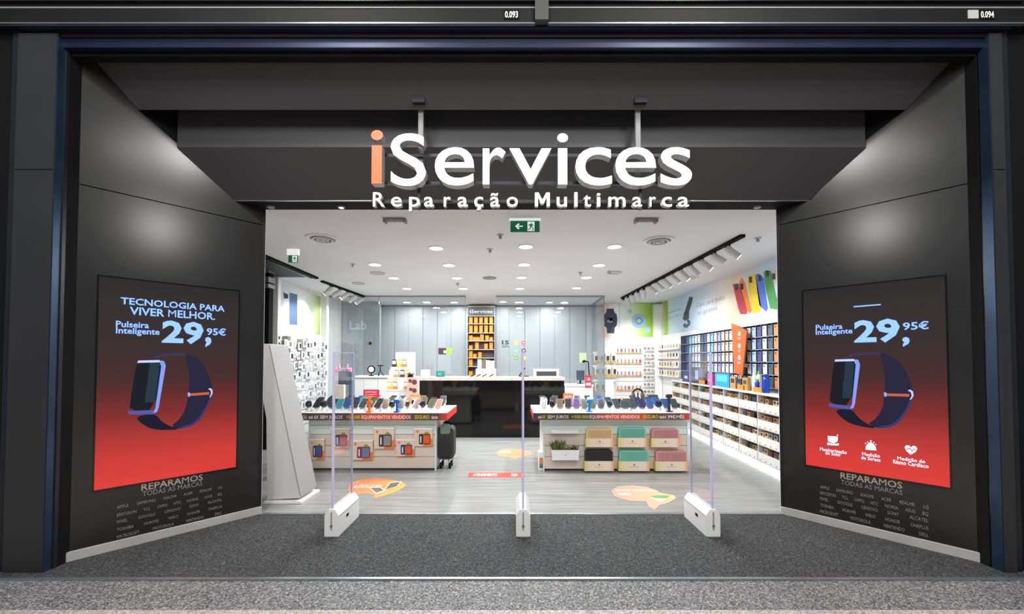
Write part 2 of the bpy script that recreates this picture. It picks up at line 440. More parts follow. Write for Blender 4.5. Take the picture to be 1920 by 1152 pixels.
for nm, x0, x1, e in (('trim_8', pl1 + .012, A_L.x - .003, 1), ('trim_9', A_R.x + .003, pr0 - .012, -1)):
    t = struct(nm, MB().box(x0, x1, 3.03, 3.12, 0, 4.0), blackm)
    a = x0 + (x1 - x0) * (.55 if e > 0 else .25)
    part(t, 'guide_rail', MB().box(a, a + .014, 3.005, 3.03, 0, 4.0), darkst)
    a = x0 + (x1 - x0) * (.8 if e > 0 else .6)
    part(t, 'guide_rail', MB().box(a, a + .008, 3.015, 3.03, 0, 4.0), blackg)
struct('wall_outer_left', MB().box(-7, pl0 - .055, 2.98, 3.1, 0, 5), blackm)
struct('wall_outer_right', MB().box(pr1 + .055, 7, 2.98, 3.1, 0, 5), blackm)

# shop shell
xe = at(598, 523, 7.45).x
struct('ceiling', MB().prism([(xe, YD + .02), (XR + .1, YD + .02), (XR + .1, 11.4), (XL - .1, 11.4), (XL - .1, 7.45), (xe, 7.45)], (0, 0, ZC), X3, Y3, Z3, .1), ceilm)
struct('ceiling.004', MB().box(XL - .1, xe - .002, YD + .06, 7.44, ZC + .02, ZC + .1), mat('dark_grille', (62, 62, 64), .6, var=.1))
tr = struct('trim_10', MB().box(xe - .07, xe - .004, YD + .1, 7.44, ZC - .035, ZC + .02), blackm)
part(tr, 'rail', MB().box(xe - .14, xe - .1, YD + .1, 7.42, ZC - .03, ZC + .0), darkst)
struct('wall_inner_right', MB().box(XR, XR + .1, YD + .02, 11.4, 0, ZC), paint)
struct('wall_inner_left', MB().box(XL - .1, XL, 7.45, 11.4, 0, ZC), paint)
t = struct('wall_side_left', MB().box(XL - .1, XL - .03, YD + .06, 7.4, 0, ZC + .02), blackg)
for k in range(6):
    y = 4.6 + .5 * k
    part(t, 'glazing_bar', MB().box(XL - .03, XL + .0, y, y + .05, 0, ZC + .01), darkst)
for y0, y1, m_ in ((7.0, 7.12, blackm),):
    part(t, 'post', MB().box(-4.33, -4.2, y0, y1, 0, ZC + .01), m_)
for ya_, yb_ in ((484, 512), (520, 530), (533, 540)):
    part(t, 'bracket', MB().box(-4.35, -4.18, 6.94, 7.14, at(497, yb_, 7.0).z, at(497, ya_, 7.0).z), silver)
struct('wall_front_left', MB().box(XL - .1, B_L.x - .02, YD + .02, YD + .06, 0, ZC + .02), paint)
struct('wall_front_right', MB().box(B_R.x + .02, XR + .1, YD + .02, YD + .06, 0, ZC), paint)
lw0 = at(640, 600, YLB).x
w = struct('wall_back', MB().box(XL, XR, YLB + .03, YLB + .1, 0, ZC), paint)
labp = mat('pale_blue_panel', (198, 203, 207), .35, var=.03, vscale=1.0)
zt2 = at(960, 576, YLB).z
pxs = [712, 740, 766, 793, 820, 846, 873]
for a, b in list(zip(pxs, pxs[1:])) + list(zip([930, 955, 984, 1012, 1040, 1068, 1098], [955, 984, 1012, 1040, 1068, 1098, 1120])):
    xa, xb = at(a, 600, YLB).x, at(b, 600, YLB).x
    part(w, 'panel', MB().box(xa + .008, xb - .008, YLB, YLB + .03, .1, zt2), labp)
part(w, 'top_rail', MB().box(at(712, 576, YLB).x, at(1120, 576, YLB).x, YLB - .015, YLB + .03, zt2 + .0, zt2 + .03), grey)
part(w, 'panel', MB().box(at(873, 600, YLB).x, at(930, 600, YLB).x, YLB + .005, YLB + .03, .1, zt2), labp)
xcw = at(1133, 557, YLAB).x
struct('wall_corner', MB().box(xcw + .06, XR, YB, YB + .12, 0, ZC), paint)
struct('trim_11', MB().box(at(1226, 600, YB - .1).x, XR - .01, YB - .14, YB - .002, 0, ZC - .05), white)
struct('wall_lab', MB().box(XL + .02, at(712, 600, 10.5).x, 10.5, 10.6, 0, ZC), mat('pale_grey_wall', (176, 182, 184), .4, var=.03))
struct('trim_12', MB().box(XL + .002, XL + .12, 9.38, 9.5, 0, ZC - .002), white)
struct('trim_13', MB().box(XL + .002, XL + .12, 7.452, 7.55, 0, ZC - .002), white)
# lab glazing
for k, (a, b) in enumerate(((606, 710), (710, 873), (930, 1133))):
    xa, xb = at(a, 600, YLAB).x, at(b, 600, YLAB).x
    g = struct('window_%d' % (k + 1), MB().box(xa + .01, xb - .01, YLAB, YLAB + .012, 0, ZC - .03), glab)
    part(g, 'top_channel', MB().box(xa, xb, YLAB - .02, YLAB + .03, ZC - .03, ZC - .002), grey)
    part(g, 'edge', MB().box(xb - .01, xb, YLAB, YLAB + .012, 0, ZC - .03), mat('glass_edge', (96, 122, 124), .2))
g = struct('window_4', MB().box(xcw - .004, xcw + .008, YLAB + .04, YLB - .05, 0, ZC - .03), glab)
part(g, 'top_channel', MB().box(xcw - .02, xcw + .025, YLAB + .04, YLB, ZC - .03, ZC - .002), grey)

# ================================================================== SIGN over the door
YS = 3.26
s0 = at(695, 345, YS)
sg = thing('shop_sign', 'hanging shop sign of white lit letters with an orange first letter above the doorway', 'sign', (s0.x, YS, s0.z))
lw_ = mat('sign_white', (.97, .965, .98), .4, emit=.82); lo_ = mat('sign_orange', (240, 98, 44), .4, emit=.72)
ls_ = mat('letter_return', (176, 172, 170), .4, .2)
dep = .075
def letter(ch, x0, x1, yt, yb, m, bold):
    bold *= .3
    a, b = at(x0, yb, YS), at(x1, yt, YS)
    mb = MB().text(ch, (a.x, YS + dep / 2, a.z), X3, Z3, hbox=b.z - a.z, w=b.x - a.x, bold=bold, ext=dep, two=True, res=5)
    part(sg, 'letter', mb, [m, ls_], label='orange lit letter' if m is lo_ else None)
letter('i', 695, 718, 244, 344, lo_, .028)
letter('S', 732, 799, 250, 349, lw_, .012)
for ch, a, b, t_ in (('e', 815, 889, 276), ('r', 905, 948, 277), ('v', 955, 1034, 278), ('i', 1045, 1065, 250), ('c', 1079, 1147, 276), ('e', 1154, 1230, 276), ('s', 1239, 1297, 276)):
    letter(ch, a, b, t_, 348 if ch not in 'riv' else 346, lw_, .014)
line2 = 'Reparação Multimarca'
edges = [(699, 721), (733, 753), (767, 787), (795, 813), (832, 845), (858, 877), (889, 906), (919, 937), (950, 971), None, (1003, 1031), (1044, 1063), (1077, 1083), (1094, 1108), (1119, 1126), (1141, 1173), (1186, 1204), (1218, 1230), (1241, 1260), (1271, 1292)]
YS2 = YS + .01
zb, zc_ = at(960, 387, YS2).z, at(960, 361, YS2).z
for ch, e in zip(line2, edges):
    if e is None: continue
    a, b = at(e[0], 387, YS2), at(e[1], 387, YS2)
    mb = MB().text(ch, (a.x, YS2 + .02, zb), X3, Z3, h=(zc_ - zb), w=b.x - a.x, bold=.008, ext=.04, two=True, res=3)
    if ch == 'M':
        mp = [(0, 0), (0, 1), (.24, 1), (.5, .46), (.76, 1), (1, 1), (1, 0), (.79, 0), (.79, .64), (.57, .2), (.43, .2), (.21, .64), (.21, 0)]
        mb = MB().prism([(x * (b.x - a.x), z * (zc_ - zb)) for x, z in mp], (a.x, YS2 + .04, zb), X3, Z3, -Y3, .04)
        mb.m = [1, 0] + [1] * (len(mb.m) - 2)
    part(sg, 'letter', mb, [lw_, ls_])
YR = YS + .1
for y in (291, 343):
    a, b = at(706, y, YR), at(1290, y, YR); part(sg, 'rail', MB().box(a.x, b.x, YR, YR + .03, a.z - .012, a.z + .012), darkst)
a, b = at(700, 381, YR), at(1290, 381, YR)
part(sg, 'rail', MB().box(a.x, b.x, YS2 + .045, YS2 + .07, a.z - .01, a.z + .01), darkst)
for px in (786, 1200):
    a = at(px, 192, pB.y - .03); b = at(px, 343, YR + .03)
    part(sg, 'hanging_rod', MB().box(a.x - .02, a.x + .02, YR + .031, YR + .065, b.z - .02, pB.z + .06), grey)
    part(sg, 'ceiling_bracket', MB().box(a.x - .05, a.x + .05, pB.y - .06, YR + .07, at(px, 200, pB.y).z, at(px, 186, pB.y).z), darkst)
    part(sg, 'stay', MB().box(a.x - .012, a.x + .012, YS2 + .071, YS2 + .09, a.z * 0 + zb, b.z), darkst)

# small spots in the soffit strip over the doorway
for px, py, l in ((640, 387, 'lit'), (508, 384, 'unlit'), (1420, 386, 'hooked')):
    p = at(px, py, YD - .06)
    t = thing('soffit_spot', {'lit': 'small glowing spot under the black soffit left of the sign', 'unlit': 'small round spot in the black soffit above the white totem', 'hooked': 'small clip spot under the black soffit right of the sign'}[l], 'spotlight', (p.x, YD - .06, ZC - .002))
    part(t, 'ring', MB().ring((p.x, YD - .06, ZC - .018), Z3, .02, .034, .015, 16), grey)
    part(t, 'lens', MB().cyl((p.x, YD - .06, ZC - .02), (p.x, YD - .06, ZC - .006), .02, seg=12), lampm if l == 'lit' else silver)

# ================================================================== SCREENS on the side panels
SCR = {'left': dict(c=[(184, 518), (447, 547), (442, 878), (178, 917)]), 'right': dict(c=[(1506, 547), (1772, 517), (1781, 914), (1512, 872)])}
txt = em((120, 158, 250), 1.0)
wp = [(20, 22, 44), (12, 14, 28), (120, 140, 205), (150, 70, 40), (8, 12, 18)]
def wzn(px, py):   # right screen, 0..1 coordinates
    s = SCR['right']; a, z = wz('right', px, py); return ((a - s['s0']) / (s['s1'] - s['s0']), (z - s['z0']) / (s['z1'] - s['z0']))
for side in ('right', 'left'):
    A, u, n = (AL, UL, NL) if side == 'left' else (AR, UR, NR)
    q = [wz(side, *p) for p in SCR[side]['c']]
    s = SCR[side]
    s['s0'] = (q[0][0] + q[3][0]) / 2; s['s1'] = (q[1][0] + q[2][0]) / 2; s['z1'] = (q[0][1] + q[1][1]) / 2; s['z0'] = (q[2][1] + q[3][1]) / 2
    s0_, s1_, z0_, z1_ = s['s0'], s['s1'], s['z0'], s['z1']
    R = Vec(u) if s1_ > s0_ else -Vec(u)          # to the reader's right
    T0 = A + u * s0_ + Z3 * z0_; Wd, Hd = abs(s1_ - s0_), z1_ - z0_
    loc = T0 + R * (Wd / 2)
    t = thing('advertising_screen', 'lit red and black advertising screen with ' + ('a blue slogan, beside the white totem' if side == 'left' else 'three white icons below its watch'), 'screen', loc)
    def P(x, y, k=.0): return T0 + R * (x * Wd) + Z3 * (y * Hd) + n * (.006 + k)
    fr = MB()
    for x0, x1, y0, y1 in ((-.012, 0, -.007, 1.007), (1, 1.012, -.007, 1.007), (0, 1, -.007, 0), (0, 1, 1, 1.007)):
        fr.prism([(x0 * Wd, y0 * Hd), (x1 * Wd, y0 * Hd), (x1 * Wd, y1 * Hd), (x0 * Wd, y1 * Hd)], T0 + n * .001, R, Z3, n, .008)
    part(t, 'bezel', fr, blackg)
    stops = [(0, (222, 48, 42)), (.12, (203, 42, 38)), (.33, (128, 33, 31)), (.5, (68, 29, 27)), (.68, (48, 35, 32)), (.9, (40, 34, 31)), (1, (26, 23, 22))]  # upper stops lightened to paint in a brownish reflection of the mall
    scm = ramp_mat('screen_picture_' + side, 2, stops, .12, 1.0, .5)
    part(t, 'screen', MB().prism([(0, 0), (Wd, 0), (Wd, Hd), (0, Hd)], T0 + n * .001, R, Z3, n, .005), scm)
    # lettering at its place in the picture
    def put(st, px0, py0, px1, cap, bold=.02, m=txt):
        a, b = wz(side, px0, py0), wz(side, px1, py0)
        x0 = abs(a[0] - s0_) / Wd; w_ = abs(b[0] - a[0])
        c = wz(side, px0, py0 - cap)
        return MB().text(st, P(x0, (a[1] - z0_) / Hd, .002), R, Z3, h=c[1] - a[1], w=w_, bold=bold)
    if side == 'left':
        L_ = [('TECNOLOGIA PARA', 226, 570, 421, 12, .02), ('VIVER MELHOR.', 243, 590, 403, 14, .02), ('Pulseira', 217, 613, 279, 11, .02), ('Inteligente', 217, 625, 299, 11, .02), ('29', 303, 641, 381, 38, .035), (',', 384, 641, 396, 38, .035), ('95€', 387, 628, 423, 12, .02)]
    else:
        L_ = [('Pulseira', 1530, 619, 1580, 9, .02), ('Inteligente', 1530, 628, 1599, 9, .02), ('29', 1602, 641, 1688, 37, .035), (',', 1692, 641, 1706, 36, .035), ('95€', 1693, 619, 1742, 13, .02)]
    for st, a_, b_, c_, h_, bo in L_:
        part(t, 'lettering', put(st, a_, b_, c_, h_, bo), txt)
    # picture of the bracelet watch: outlines read off the right screen, same artwork on both
    def Z(zx, zy): return wzn(1520 + zx / 4.43, 640 + zy / 4.43)
    def shape(name, pts, col, k, e=1.0, rnd=0):
        for _ in range(rnd):
            pts = [q for a_, b_ in zip(pts, pts[1:] + pts[:1]) for q in ((a_[0] * .75 + b_[0] * .25, a_[1] * .75 + b_[1] * .25), (a_[0] * .25 + b_[0] * .75, a_[1] * .25 + b_[1] * .75))]
        poly = [Z(*p) for p in pts]
        mb = MB().flat([P(x, y, k) for x, y in poly])
        part(t, name, mb, em(col, e))
    shape('watch_picture', [(290, 138), (330, 112), (420, 93), (520, 90), (610, 100), (590, 120), (520, 108), (430, 112), (330, 135)], (44, 34, 62), .0010, 1.0, 2)
    shape('watch_picture', [(570, 96), (610, 98), (720, 150), (800, 260), (850, 400), (852, 480), (790, 610), (700, 712), (560, 728), (470, 687), (540, 650), (600, 560), (615, 440), (622, 300), (600, 190)], (24, 22, 42), .0012, 1.0, 2)
    shape('watch_picture', [(200, 568), (340, 560), (400, 640), (470, 687), (560, 728), (430, 712), (320, 682), (240, 622)], (13, 14, 30), .0013, 1.0, 2)
    shape('watch_picture', [(700, 712), (790, 610), (852, 480), (838, 470), (770, 600), (680, 695), (560, 705), (560, 728)], (36, 40, 82), .0016, 1.0, 1)
    shape('watch_picture', [(200, 165), (370, 160), (378, 190), (345, 535), (160, 522), (165, 430), (186, 240)], (11, 15, 22), .0014, 1.0, 1)
    shape('watch_picture', [(290, 170), (365, 168), (340, 480), (262, 470)], (24, 38, 48), .0017)
    shape('watch_picture', [(200, 170), (205, 153), (360, 148), (372, 166)], (150, 165, 225), .002)
    shape('watch_picture', [(370, 150), (398, 158), (412, 195), (370, 520), (358, 556), (330, 560), (345, 520), (376, 200), (366, 172)], (98, 120, 196), .0022)
    shape('watch_picture', [(148, 518), (340, 540), (350, 562), (320, 568), (160, 545)], (58, 66, 128), .0021)
    shape('watch_picture', [(630, 434), (820, 438), (820, 462), (630, 456)], (150, 72, 46), .0020)
    shape('watch_picture', [(608, 430), (622, 422), (634, 436), (630, 462), (614, 460)], (112, 132, 200), .0023)
    shape('watch_picture', [(806, 410), (830, 402), (852, 420), (856, 456), (838, 482), (822, 490), (840, 452), (832, 424)], (140, 160, 225), .0023)
    if side == 'right':
        lt = em((235, 225, 245), 1.0)
        def Q(zx, zy): return wzn(1500 + zx / 6.857, 800 + zy / 6.857)
        def icon(polys, nm='icon'):
            mb = MB()
            for pg in polys: mb.flat([P(*Q(*p), .002) for p in pg])
            part(t, nm, mb, lt)
        icon([[(358, 120), (490, 130), (485, 190), (440, 215), (365, 190)], [(355, 205), (440, 222), (500, 215), (500, 245), (352, 238)], [(478, 104), (490, 104), (490, 122), (478, 120)]], 'sleep_icon')
        icon([[(845, 296), (850, 250), (880, 215), (912, 200), (945, 222), (975, 262), (985, 308)], [(902, 178), (922, 178), (922, 194), (902, 194)], [(838, 208), (856, 214), (850, 224), (836, 218)], [(868, 190), (882, 196), (876, 206), (866, 202)], [(948, 196), (962, 204), (956, 214), (944, 208)], [(970, 224), (986, 230), (980, 240), (968, 236)]], 'stress_icon')
        icon([[(1345, 265), (1370, 240), (1405, 245), (1428, 268), (1455, 248), (1490, 255), (1510, 285), (1490, 325), (1425, 362), (1370, 315)]], 'heart_icon')
        part(t, 'pulse_line', MB().flat([P(*Q(*p), .003) for p in ((1365, 280), (1395, 285), (1412, 268), (1440, 308), (1462, 280), (1496, 290), (1496, 300), (1466, 292), (1440, 326), (1412, 285), (1397, 297), (1365, 292))]), red)
        for st, a_, b_, c_, h_ in (('Monitorização', 1538, 845, 1588, 6), ('do Sono', 1548, 852, 1576, 6), ('Medição', 1617, 854, 1650, 6), ('de Stress', 1615, 861, 1651, 6), ('Medição do', 1683, 862, 1735, 6), ('Ritmo Cardíaco', 1675, 869, 1741, 7)):
            part(t, 'lettering', put(st, a_, b_, c_, h_, .01), lt)
        part(t, 'lettering', put('—', 1601, 580, 1652, 12, .03), txt)
    # printed list of makes below the screen belongs to the wall
    wl = [o for o in bpy.data.objects if o.name == 'wall_' + side][0]
    goldm, greym = mat('print_beige', (176, 160, 142), .5), mat('print_grey', (140, 136, 130), .5)
    def wput(st, px0, py0, px1, py1, cap, m, bold=.0):
        a, b = wz(side, px0, py0), wz(side, px1, py1); c = wz(side, px0, py0 - cap)
        O = A + u * a[0] + Z3 * ((a[1] + b[1]) / 2) + n * .002
        part(wl, 'lettering', MB().text(st, O, R, Z3, h=c[1] - a[1], w=abs(b[0] - a[0]), bold=bold), m)
    if side == 'left':
        wput('REPARAMOS', 265, 919, 380, 902, 12, goldm, .012); wput('TODAS AS MARCAS', 267, 930, 379, 912, 9, greym)
        rows = [(956, 915, 5.5), (969, 929, 5.5), (982, 940, 5.5), (996, 953, 5.5), (1008, 966, 5.5)]; xa, xb = 219, 416
    else:
        wput('REPARAMOS', 1576, 897, 1692, 917, 11, goldm, .012); wput('TODAS AS MARCAS', 1577, 908, 1692, 929, 8, greym)
        rows = [(916, 955, 5.5), (927, 968, 5.5), (938, 980, 5.5), (951, 993, 5.5), (962, 1007, 5.5)]; xa, xb = 1538, 1741
    lines = ['APPLE SAMSUNG XIAOMI ACER REALME LG', 'ERICSSON TCL OPPO HTC NOKIA ASUS BQ', 'PIXEL GOOGLE LENOVO SONY ALCATEL', 'TOSHIBA HUAWEI WIKO HONOR ONEPLUS', 'MICROSOFT MOTOROLA NINTENDO DELL']
    for ln, (ya, yb, h_) in zip(lines, rows):
        a, b = wz(side, xa, ya), wz(side, xb, yb); c = wz(side, xa, ya - h_); hh = c[1] - a[1]; tot = abs(b[0] - a[0])
        ws = ln.split(); sizes = [(lambda g: g[2][1] - g[2][0])(glyphs(w_, 0, 1, False, 2)) * hh / CAPH for w_ in ws]
        kf = .64 * tot / sum(sizes); sizes = [z_ * kf for z_ in sizes]
        gap = (tot - sum(sizes)) / (len(ws) - 1); x = 0; mb = MB(); zz = (a[1] + b[1]) / 2
        for w_, sz in zip(ws, sizes):
            mb.text(w_, A + u * a[0] + R * x + Z3 * zz + n * .002, R, Z3, h=hh, w=sz); x += sz + gap
        part(wl, 'lettering', mb, greym)

# ================================================================== SECURITY GATES
def gate(px_near, label, dx):
    p = gnd(px_near, 1008); x, y0 = p.x, p.y; y1 = y0 + .46
    t = thing('security_gate', label, 'security gate', (x, y0, 0), 0, 'clear security gates across the doorway')
    w_, h_ = .062, .235
    prof = [(-w_, 0), (w_, 0), (w_, h_ * .78), (w_ * .45, h_), (-w_ * .45, h_), (-w_, h_ * .78)]
    part(t, 'base', MB().prism(prof, (x, y0, 0), X3, Z3, Y3, y1 - y0), whitem, .006)
    ztop = at(px_near, 660, y0).z
    part(t, 'acrylic_panel', MB().box(x - .008, x + .008, y0 + .03, y1 - .03, .12, ztop), glm)
    part(t, 'panel_edge', MB().box(x - .0085, x + .0085, y0 + .012, y0 + .03, .06, ztop), lilac)
    part(t, 'panel_edge', MB().box(x - .0085, x + .0085, y1 - .03, y1 - .024, .2, ztop), lilac)
    part(t, 'panel_edge', MB().box(x - .0085, x + .0085, y0 + .03, y1 - .03, ztop - .006, ztop), lilac)
    part(t, 'slot', MB().box(x - .006, x + .006, y0 - .003, y0 + .004, .06, h_ * .9), grey)
    part(t, 'screw_cover', MB().box(x - .01, x + .01, y0 - .005, y0 + .002, .085, .105), silver)
    s = 1 if dx > 0 else -1
    part(t, 'side_seam', MB().box(x + s * (w_ - .001), x + s * (w_ + .002), y0 + .01, y1 - .01, h_ * .74, h_ * .76), grey)
    if dx: part(t, 'sensor_window', MB().box(x + s * (w_ - .002), x + s * (w_ + .002), y0 + .16, y0 + .21, .11, .135), blackm)
gate(621, 'clear security gate nearest the white totem', 1)
gate(981, 'clear security gate in the middle of the doorway', 0)
gate(1338, 'clear security gate nearest the panel with three icons on its screen', -1)

# ================================================================== WHITE TOTEM by the left panel
Yt = gnd(520, 945).y + .02
def tp(px, py): q = at(px, py, Yt); return (q.x, max(q.z, 0))
tt = thing('display_totem', 'tall white wedge-shaped display totem leaning just inside the black side panel', 'display stand', (tp(520, 940)[0], Yt, 0))
body = [tp(486, 645), tp(504, 645), tp(562, 932), (tp(562, 932)[0], .05), (tp(500, 940)[0], .03), tp(499, 785), tp(486, 715)]
part(tt, 'body', MB().prism(body, (0, Yt, 0), X3, Z3, Y3, .34), cm((200, 198, 195), .5), .006)
a, b = tp(504, 646), tp(562, 931)
part(tt, 'front_trim', MB().prism([(a[0], a[1]), (a[0] + .012, a[1]), (b[0] + .014, b[1]), (b[0], b[1])], (0, Yt - .002, 0), X3, Z3, Y3, .345), grey)
part(tt, 'base_plate', MB().box(tp(497, 940)[0], tp(568, 930)[0], Yt - .03, Yt + .38, 0, .028), whitem, .004)
p = gnd(490, 940)

# ================================================================== CEILING FITTINGS
dl = None; names = []
rows = [[(818, 465), (986, 462), (1152, 462)], [(703, 496), (842, 497), (983, 496), (1123, 497)], [(738, 521), (857, 521), (978, 520), (1100, 520)], [(763, 541), (869, 541), (975, 541), (1081, 540)]]
rown = ['row nearest the doorway', 'second row from the doorway', 'third row from the doorway', 'row nearest the lab glass']
xs_ = [(-2.19), (-1.04), .13, 1.29]
for r, row in enumerate(rows):
    for c, (px, py) in enumerate(row):
        p = gnd(px, py, ZC) if False else None
        d = ray(px, py); k = (ZC - EYE) / d.z; p = Vec((0, 0, EYE)) + d * k
        cc = c + (1 if r == 0 else 0)
        lab = 'round ceiling downlight in the %s, %s' % (rown[r], ['first from the dark recess', 'second from the dark recess', 'third from the dark recess', 'fourth from the dark recess'][cc])
        if dl is None:
            dl = thing('downlight', lab, 'downlight', (0, 0, 0), 0, 'round downlights in the shop ceiling')
            part(dl, 'ring', MB().ring((0, 0, -.012), Z3, .088, .105, .012, 24), white)
            part(dl, 'diffuser', MB().cyl((0, 0, -.008), (0, 0, -.001), .088, seg=24), lampm)
            dl.location = (p.x, p.y, ZC)
        else:
            dup(dl, (p.x, p.y, ZC), label=lab)
        area('downlight_lamp', (p.x, p.y, ZC - .02), .17, DOWN_W, (.985, .99, 1))
for i, (px, py) in enumerate(((763, 567), (853, 568), (943, 566), (1030, 567))):
    d = ray(px, py); k = (ZC - EYE) / d.z; p = Vec((0, 0, EYE)) + d * k; p.y = min(p.y, 10.6)
    dup(dl, (p.x, p.y, ZC), label='round ceiling downlight inside the glass lab, %s from the white corner column' % ORD[i])
    area('downlight_lamp', (p.x, p.y, ZC - .02), .17, LAB_W, (.99, .99, 1))
def ceil_pt(px, py):
    d = ray(px, py); return Vec((0, 0, EYE)) + d * ((ZC - EYE) / d.z)
for px, py, l in ((605, 446, 'near the dark recess'), (1235, 450, 'near the spotlight track')):
    p = ceil_pt(px, py); t = thing('air_diffuser', 'large round ringed air diffuser in the white ceiling ' + l, 'vent', (p.x, p.y, ZC), 0, 'round air diffusers')
    part(t, 'outer_ring', MB().ring((p.x, p.y, ZC - .02), Z3, .15, .185, .02), whitem)
    part(t, 'middle_ring', MB().ring((p.x, p.y, ZC - .035), Z3, .10, .125, .02), greyl)
    part(t, 'inner_ring', MB().ring((p.x, p.y, ZC - .035), Z3, .05, .075, .02), greyl)
    part(t, 'throat', MB().cyl((p.x, p.y, ZC - .01), (p.x, p.y, ZC - .001), .15, seg=24), grey)
    part(t, 'hub', MB().cyl((p.x, p.y, ZC - .045), (p.x, p.y, ZC - .02), .03, .045, seg=16), greyl)
for px, py, l, m in ((708, 512, 'beside the row of downlights above the ring lamp', greyl), (918, 521, 'between the middle downlights', grey), (1152, 511, 'between the downlights and the spotlight track', greyl), (672, 531, 'at the inner end of the short spotlight track', greyl), (1297, 520, 'beyond the long spotlight track', greyl)):
    p = ceil_pt(px, py); t = thing('ceiling_speaker', 'small flat round ceiling disc ' + l, 'ceiling disc', (p.x, p.y, ZC), 0, 'flat round ceiling discs')
    part(t, 'rim', MB().ring((p.x, p.y, ZC - .015), Z3, .1, .125, .015), m)
    part(t, 'grille', MB().cyl((p.x, p.y, ZC - .012), (p.x, p.y, ZC - .001), .1, seg=20), m)
for px, py, l in ((938, 440, 'just behind the green exit sign'), (919, 467, 'between the first downlights'), (662, 495, 'near the ceiling exit sign by the recess'), (1088, 511, 'beside the third row of downlights'), (858, 531, 'in front of the orange shelves'), (1421, 446, 'at the near end of the long spotlight track'), (1143, 508, 'beside a flat ceiling disc')):
    p = ceil_pt(px, py); t = thing('sprinkler', 'small ceiling sprinkler head ' + l, 'sprinkler', (p.x, p.y, ZC), 0, 'sprinkler heads')
    part(t, 'rose', MB().cyl((p.x, p.y, ZC - .012), (p.x, p.y, ZC - .001), .04, seg=14), greyl)
    part(t, 'head', MB().cyl((p.x, p.y, ZC - .05), (p.x, p.y, ZC - .012), .022, .014, seg=10), grey)
ventm = mat('taupe_grille', (150, 138, 132), .5)
for px, l in ((741, 'left of the exit sign, above the first word'), (1211, 'right of the exit sign')):
    a = at(px, 407, YD + .3); t = thing('ceiling_vent', 'slim taupe ceiling grille ' + ('nearer the dark recess side' if px < 900 else 'nearer the long spotlight track'), 'vent', (a.x, YD + .3, ZC), 0, 'slim ceiling grilles')
    part(t, 'frame', MB().box(a.x - .12, a.x + .12, YD + .26, YD + .34, ZC - .02, ZC - .001), ventm)
    for k in range(8):
        x = a.x - .105 + .03 * k
        part(t, 'slat', MB().box(x, x + .008, YD + .255, YD + .335, ZC - .03, ZC - .02), ventm)
    for k in (-1, 1): part(t, 'foot', MB().box(a.x + k * .108 - .012, a.x + k * .108 + .012, YD + .262, YD + .338, ZC - .045, ZC - .02), ventm)

def exit_sign(px0, px1, yt, ym, yb, Y, label, arrow=True):
    a, b = at(px0, yb, Y), at(px1, ym, Y); c = at(px0, yt, Y)
    t = thing('exit_sign', label, 'exit sign', ((a.x + b.x) / 2, Y, ZC))
    Wd = b.x - a.x; Hd = b.z - a.z
    part(t, 'housing', MB().box(a.x - .01, b.x + .01, Y, Y + .05, b.z, ZC - .003), exitw)
    part(t, 'sign_plate', MB().box(a.x, b.x, Y + .02, Y + .03, a.z, b.z), green)
    U, V = X3, Z3; O = Vec((a.x, Y + .019, a.z))
    k = Hd
    if arrow:
        part(t, 'arrow', MB().flat([O + U * (x * k) + V * (y * k) for x, y in ((.42, .5), (.7, .78), (.82, .7), (.68, .55), (1.1, .55), (1.1, .45), (.68, .45), (.82, .3), (.7, .22))]), exitw)
    x0 = Wd / k - 1.08 if arrow else .5 * Wd / k - .1
    part(t, 'door_symbol', MB().flat([O + U * ((x0 + x) * k) + V * (y * k) for x, y in ((0, .08), (.62, .08), (.62, .92), (0, .92))]), exitw)
    man = MB()
    for pg in ([(.3, .74), (.4, .74), (.4, .85), (.3, .85)], [(.2, .7), (.42, .72), (.38, .42), (.24, .42)], [(.06, .6), (.2, .7), (.24, .62), (.12, .52)], [(.42, .7), (.54, .56), (.5, .5), (.38, .6)], [(.24, .44), (.16, .28), (.02, .26), (.02, .2), (.2, .2), (.34, .44)], [(.3, .44), (.46, .32), (.42, .12), (.48, .12), (.56, .34), (.38, .44)]):
        man.flat([O - Y3 * .001 + U * ((x0 + x) * k) + V * (y * k) for x, y in pg])
    part(t, 'running_figure', man, green)
exit_sign(957, 1012, 403, 413, 434, YD + .28, 'green and white exit sign with arrow hanging under the ceiling by the doorway')
exit_sign(539, 557, 474, 478, 492, 5.55, 'small exit sign at the edge of the dark ceiling recess', False)

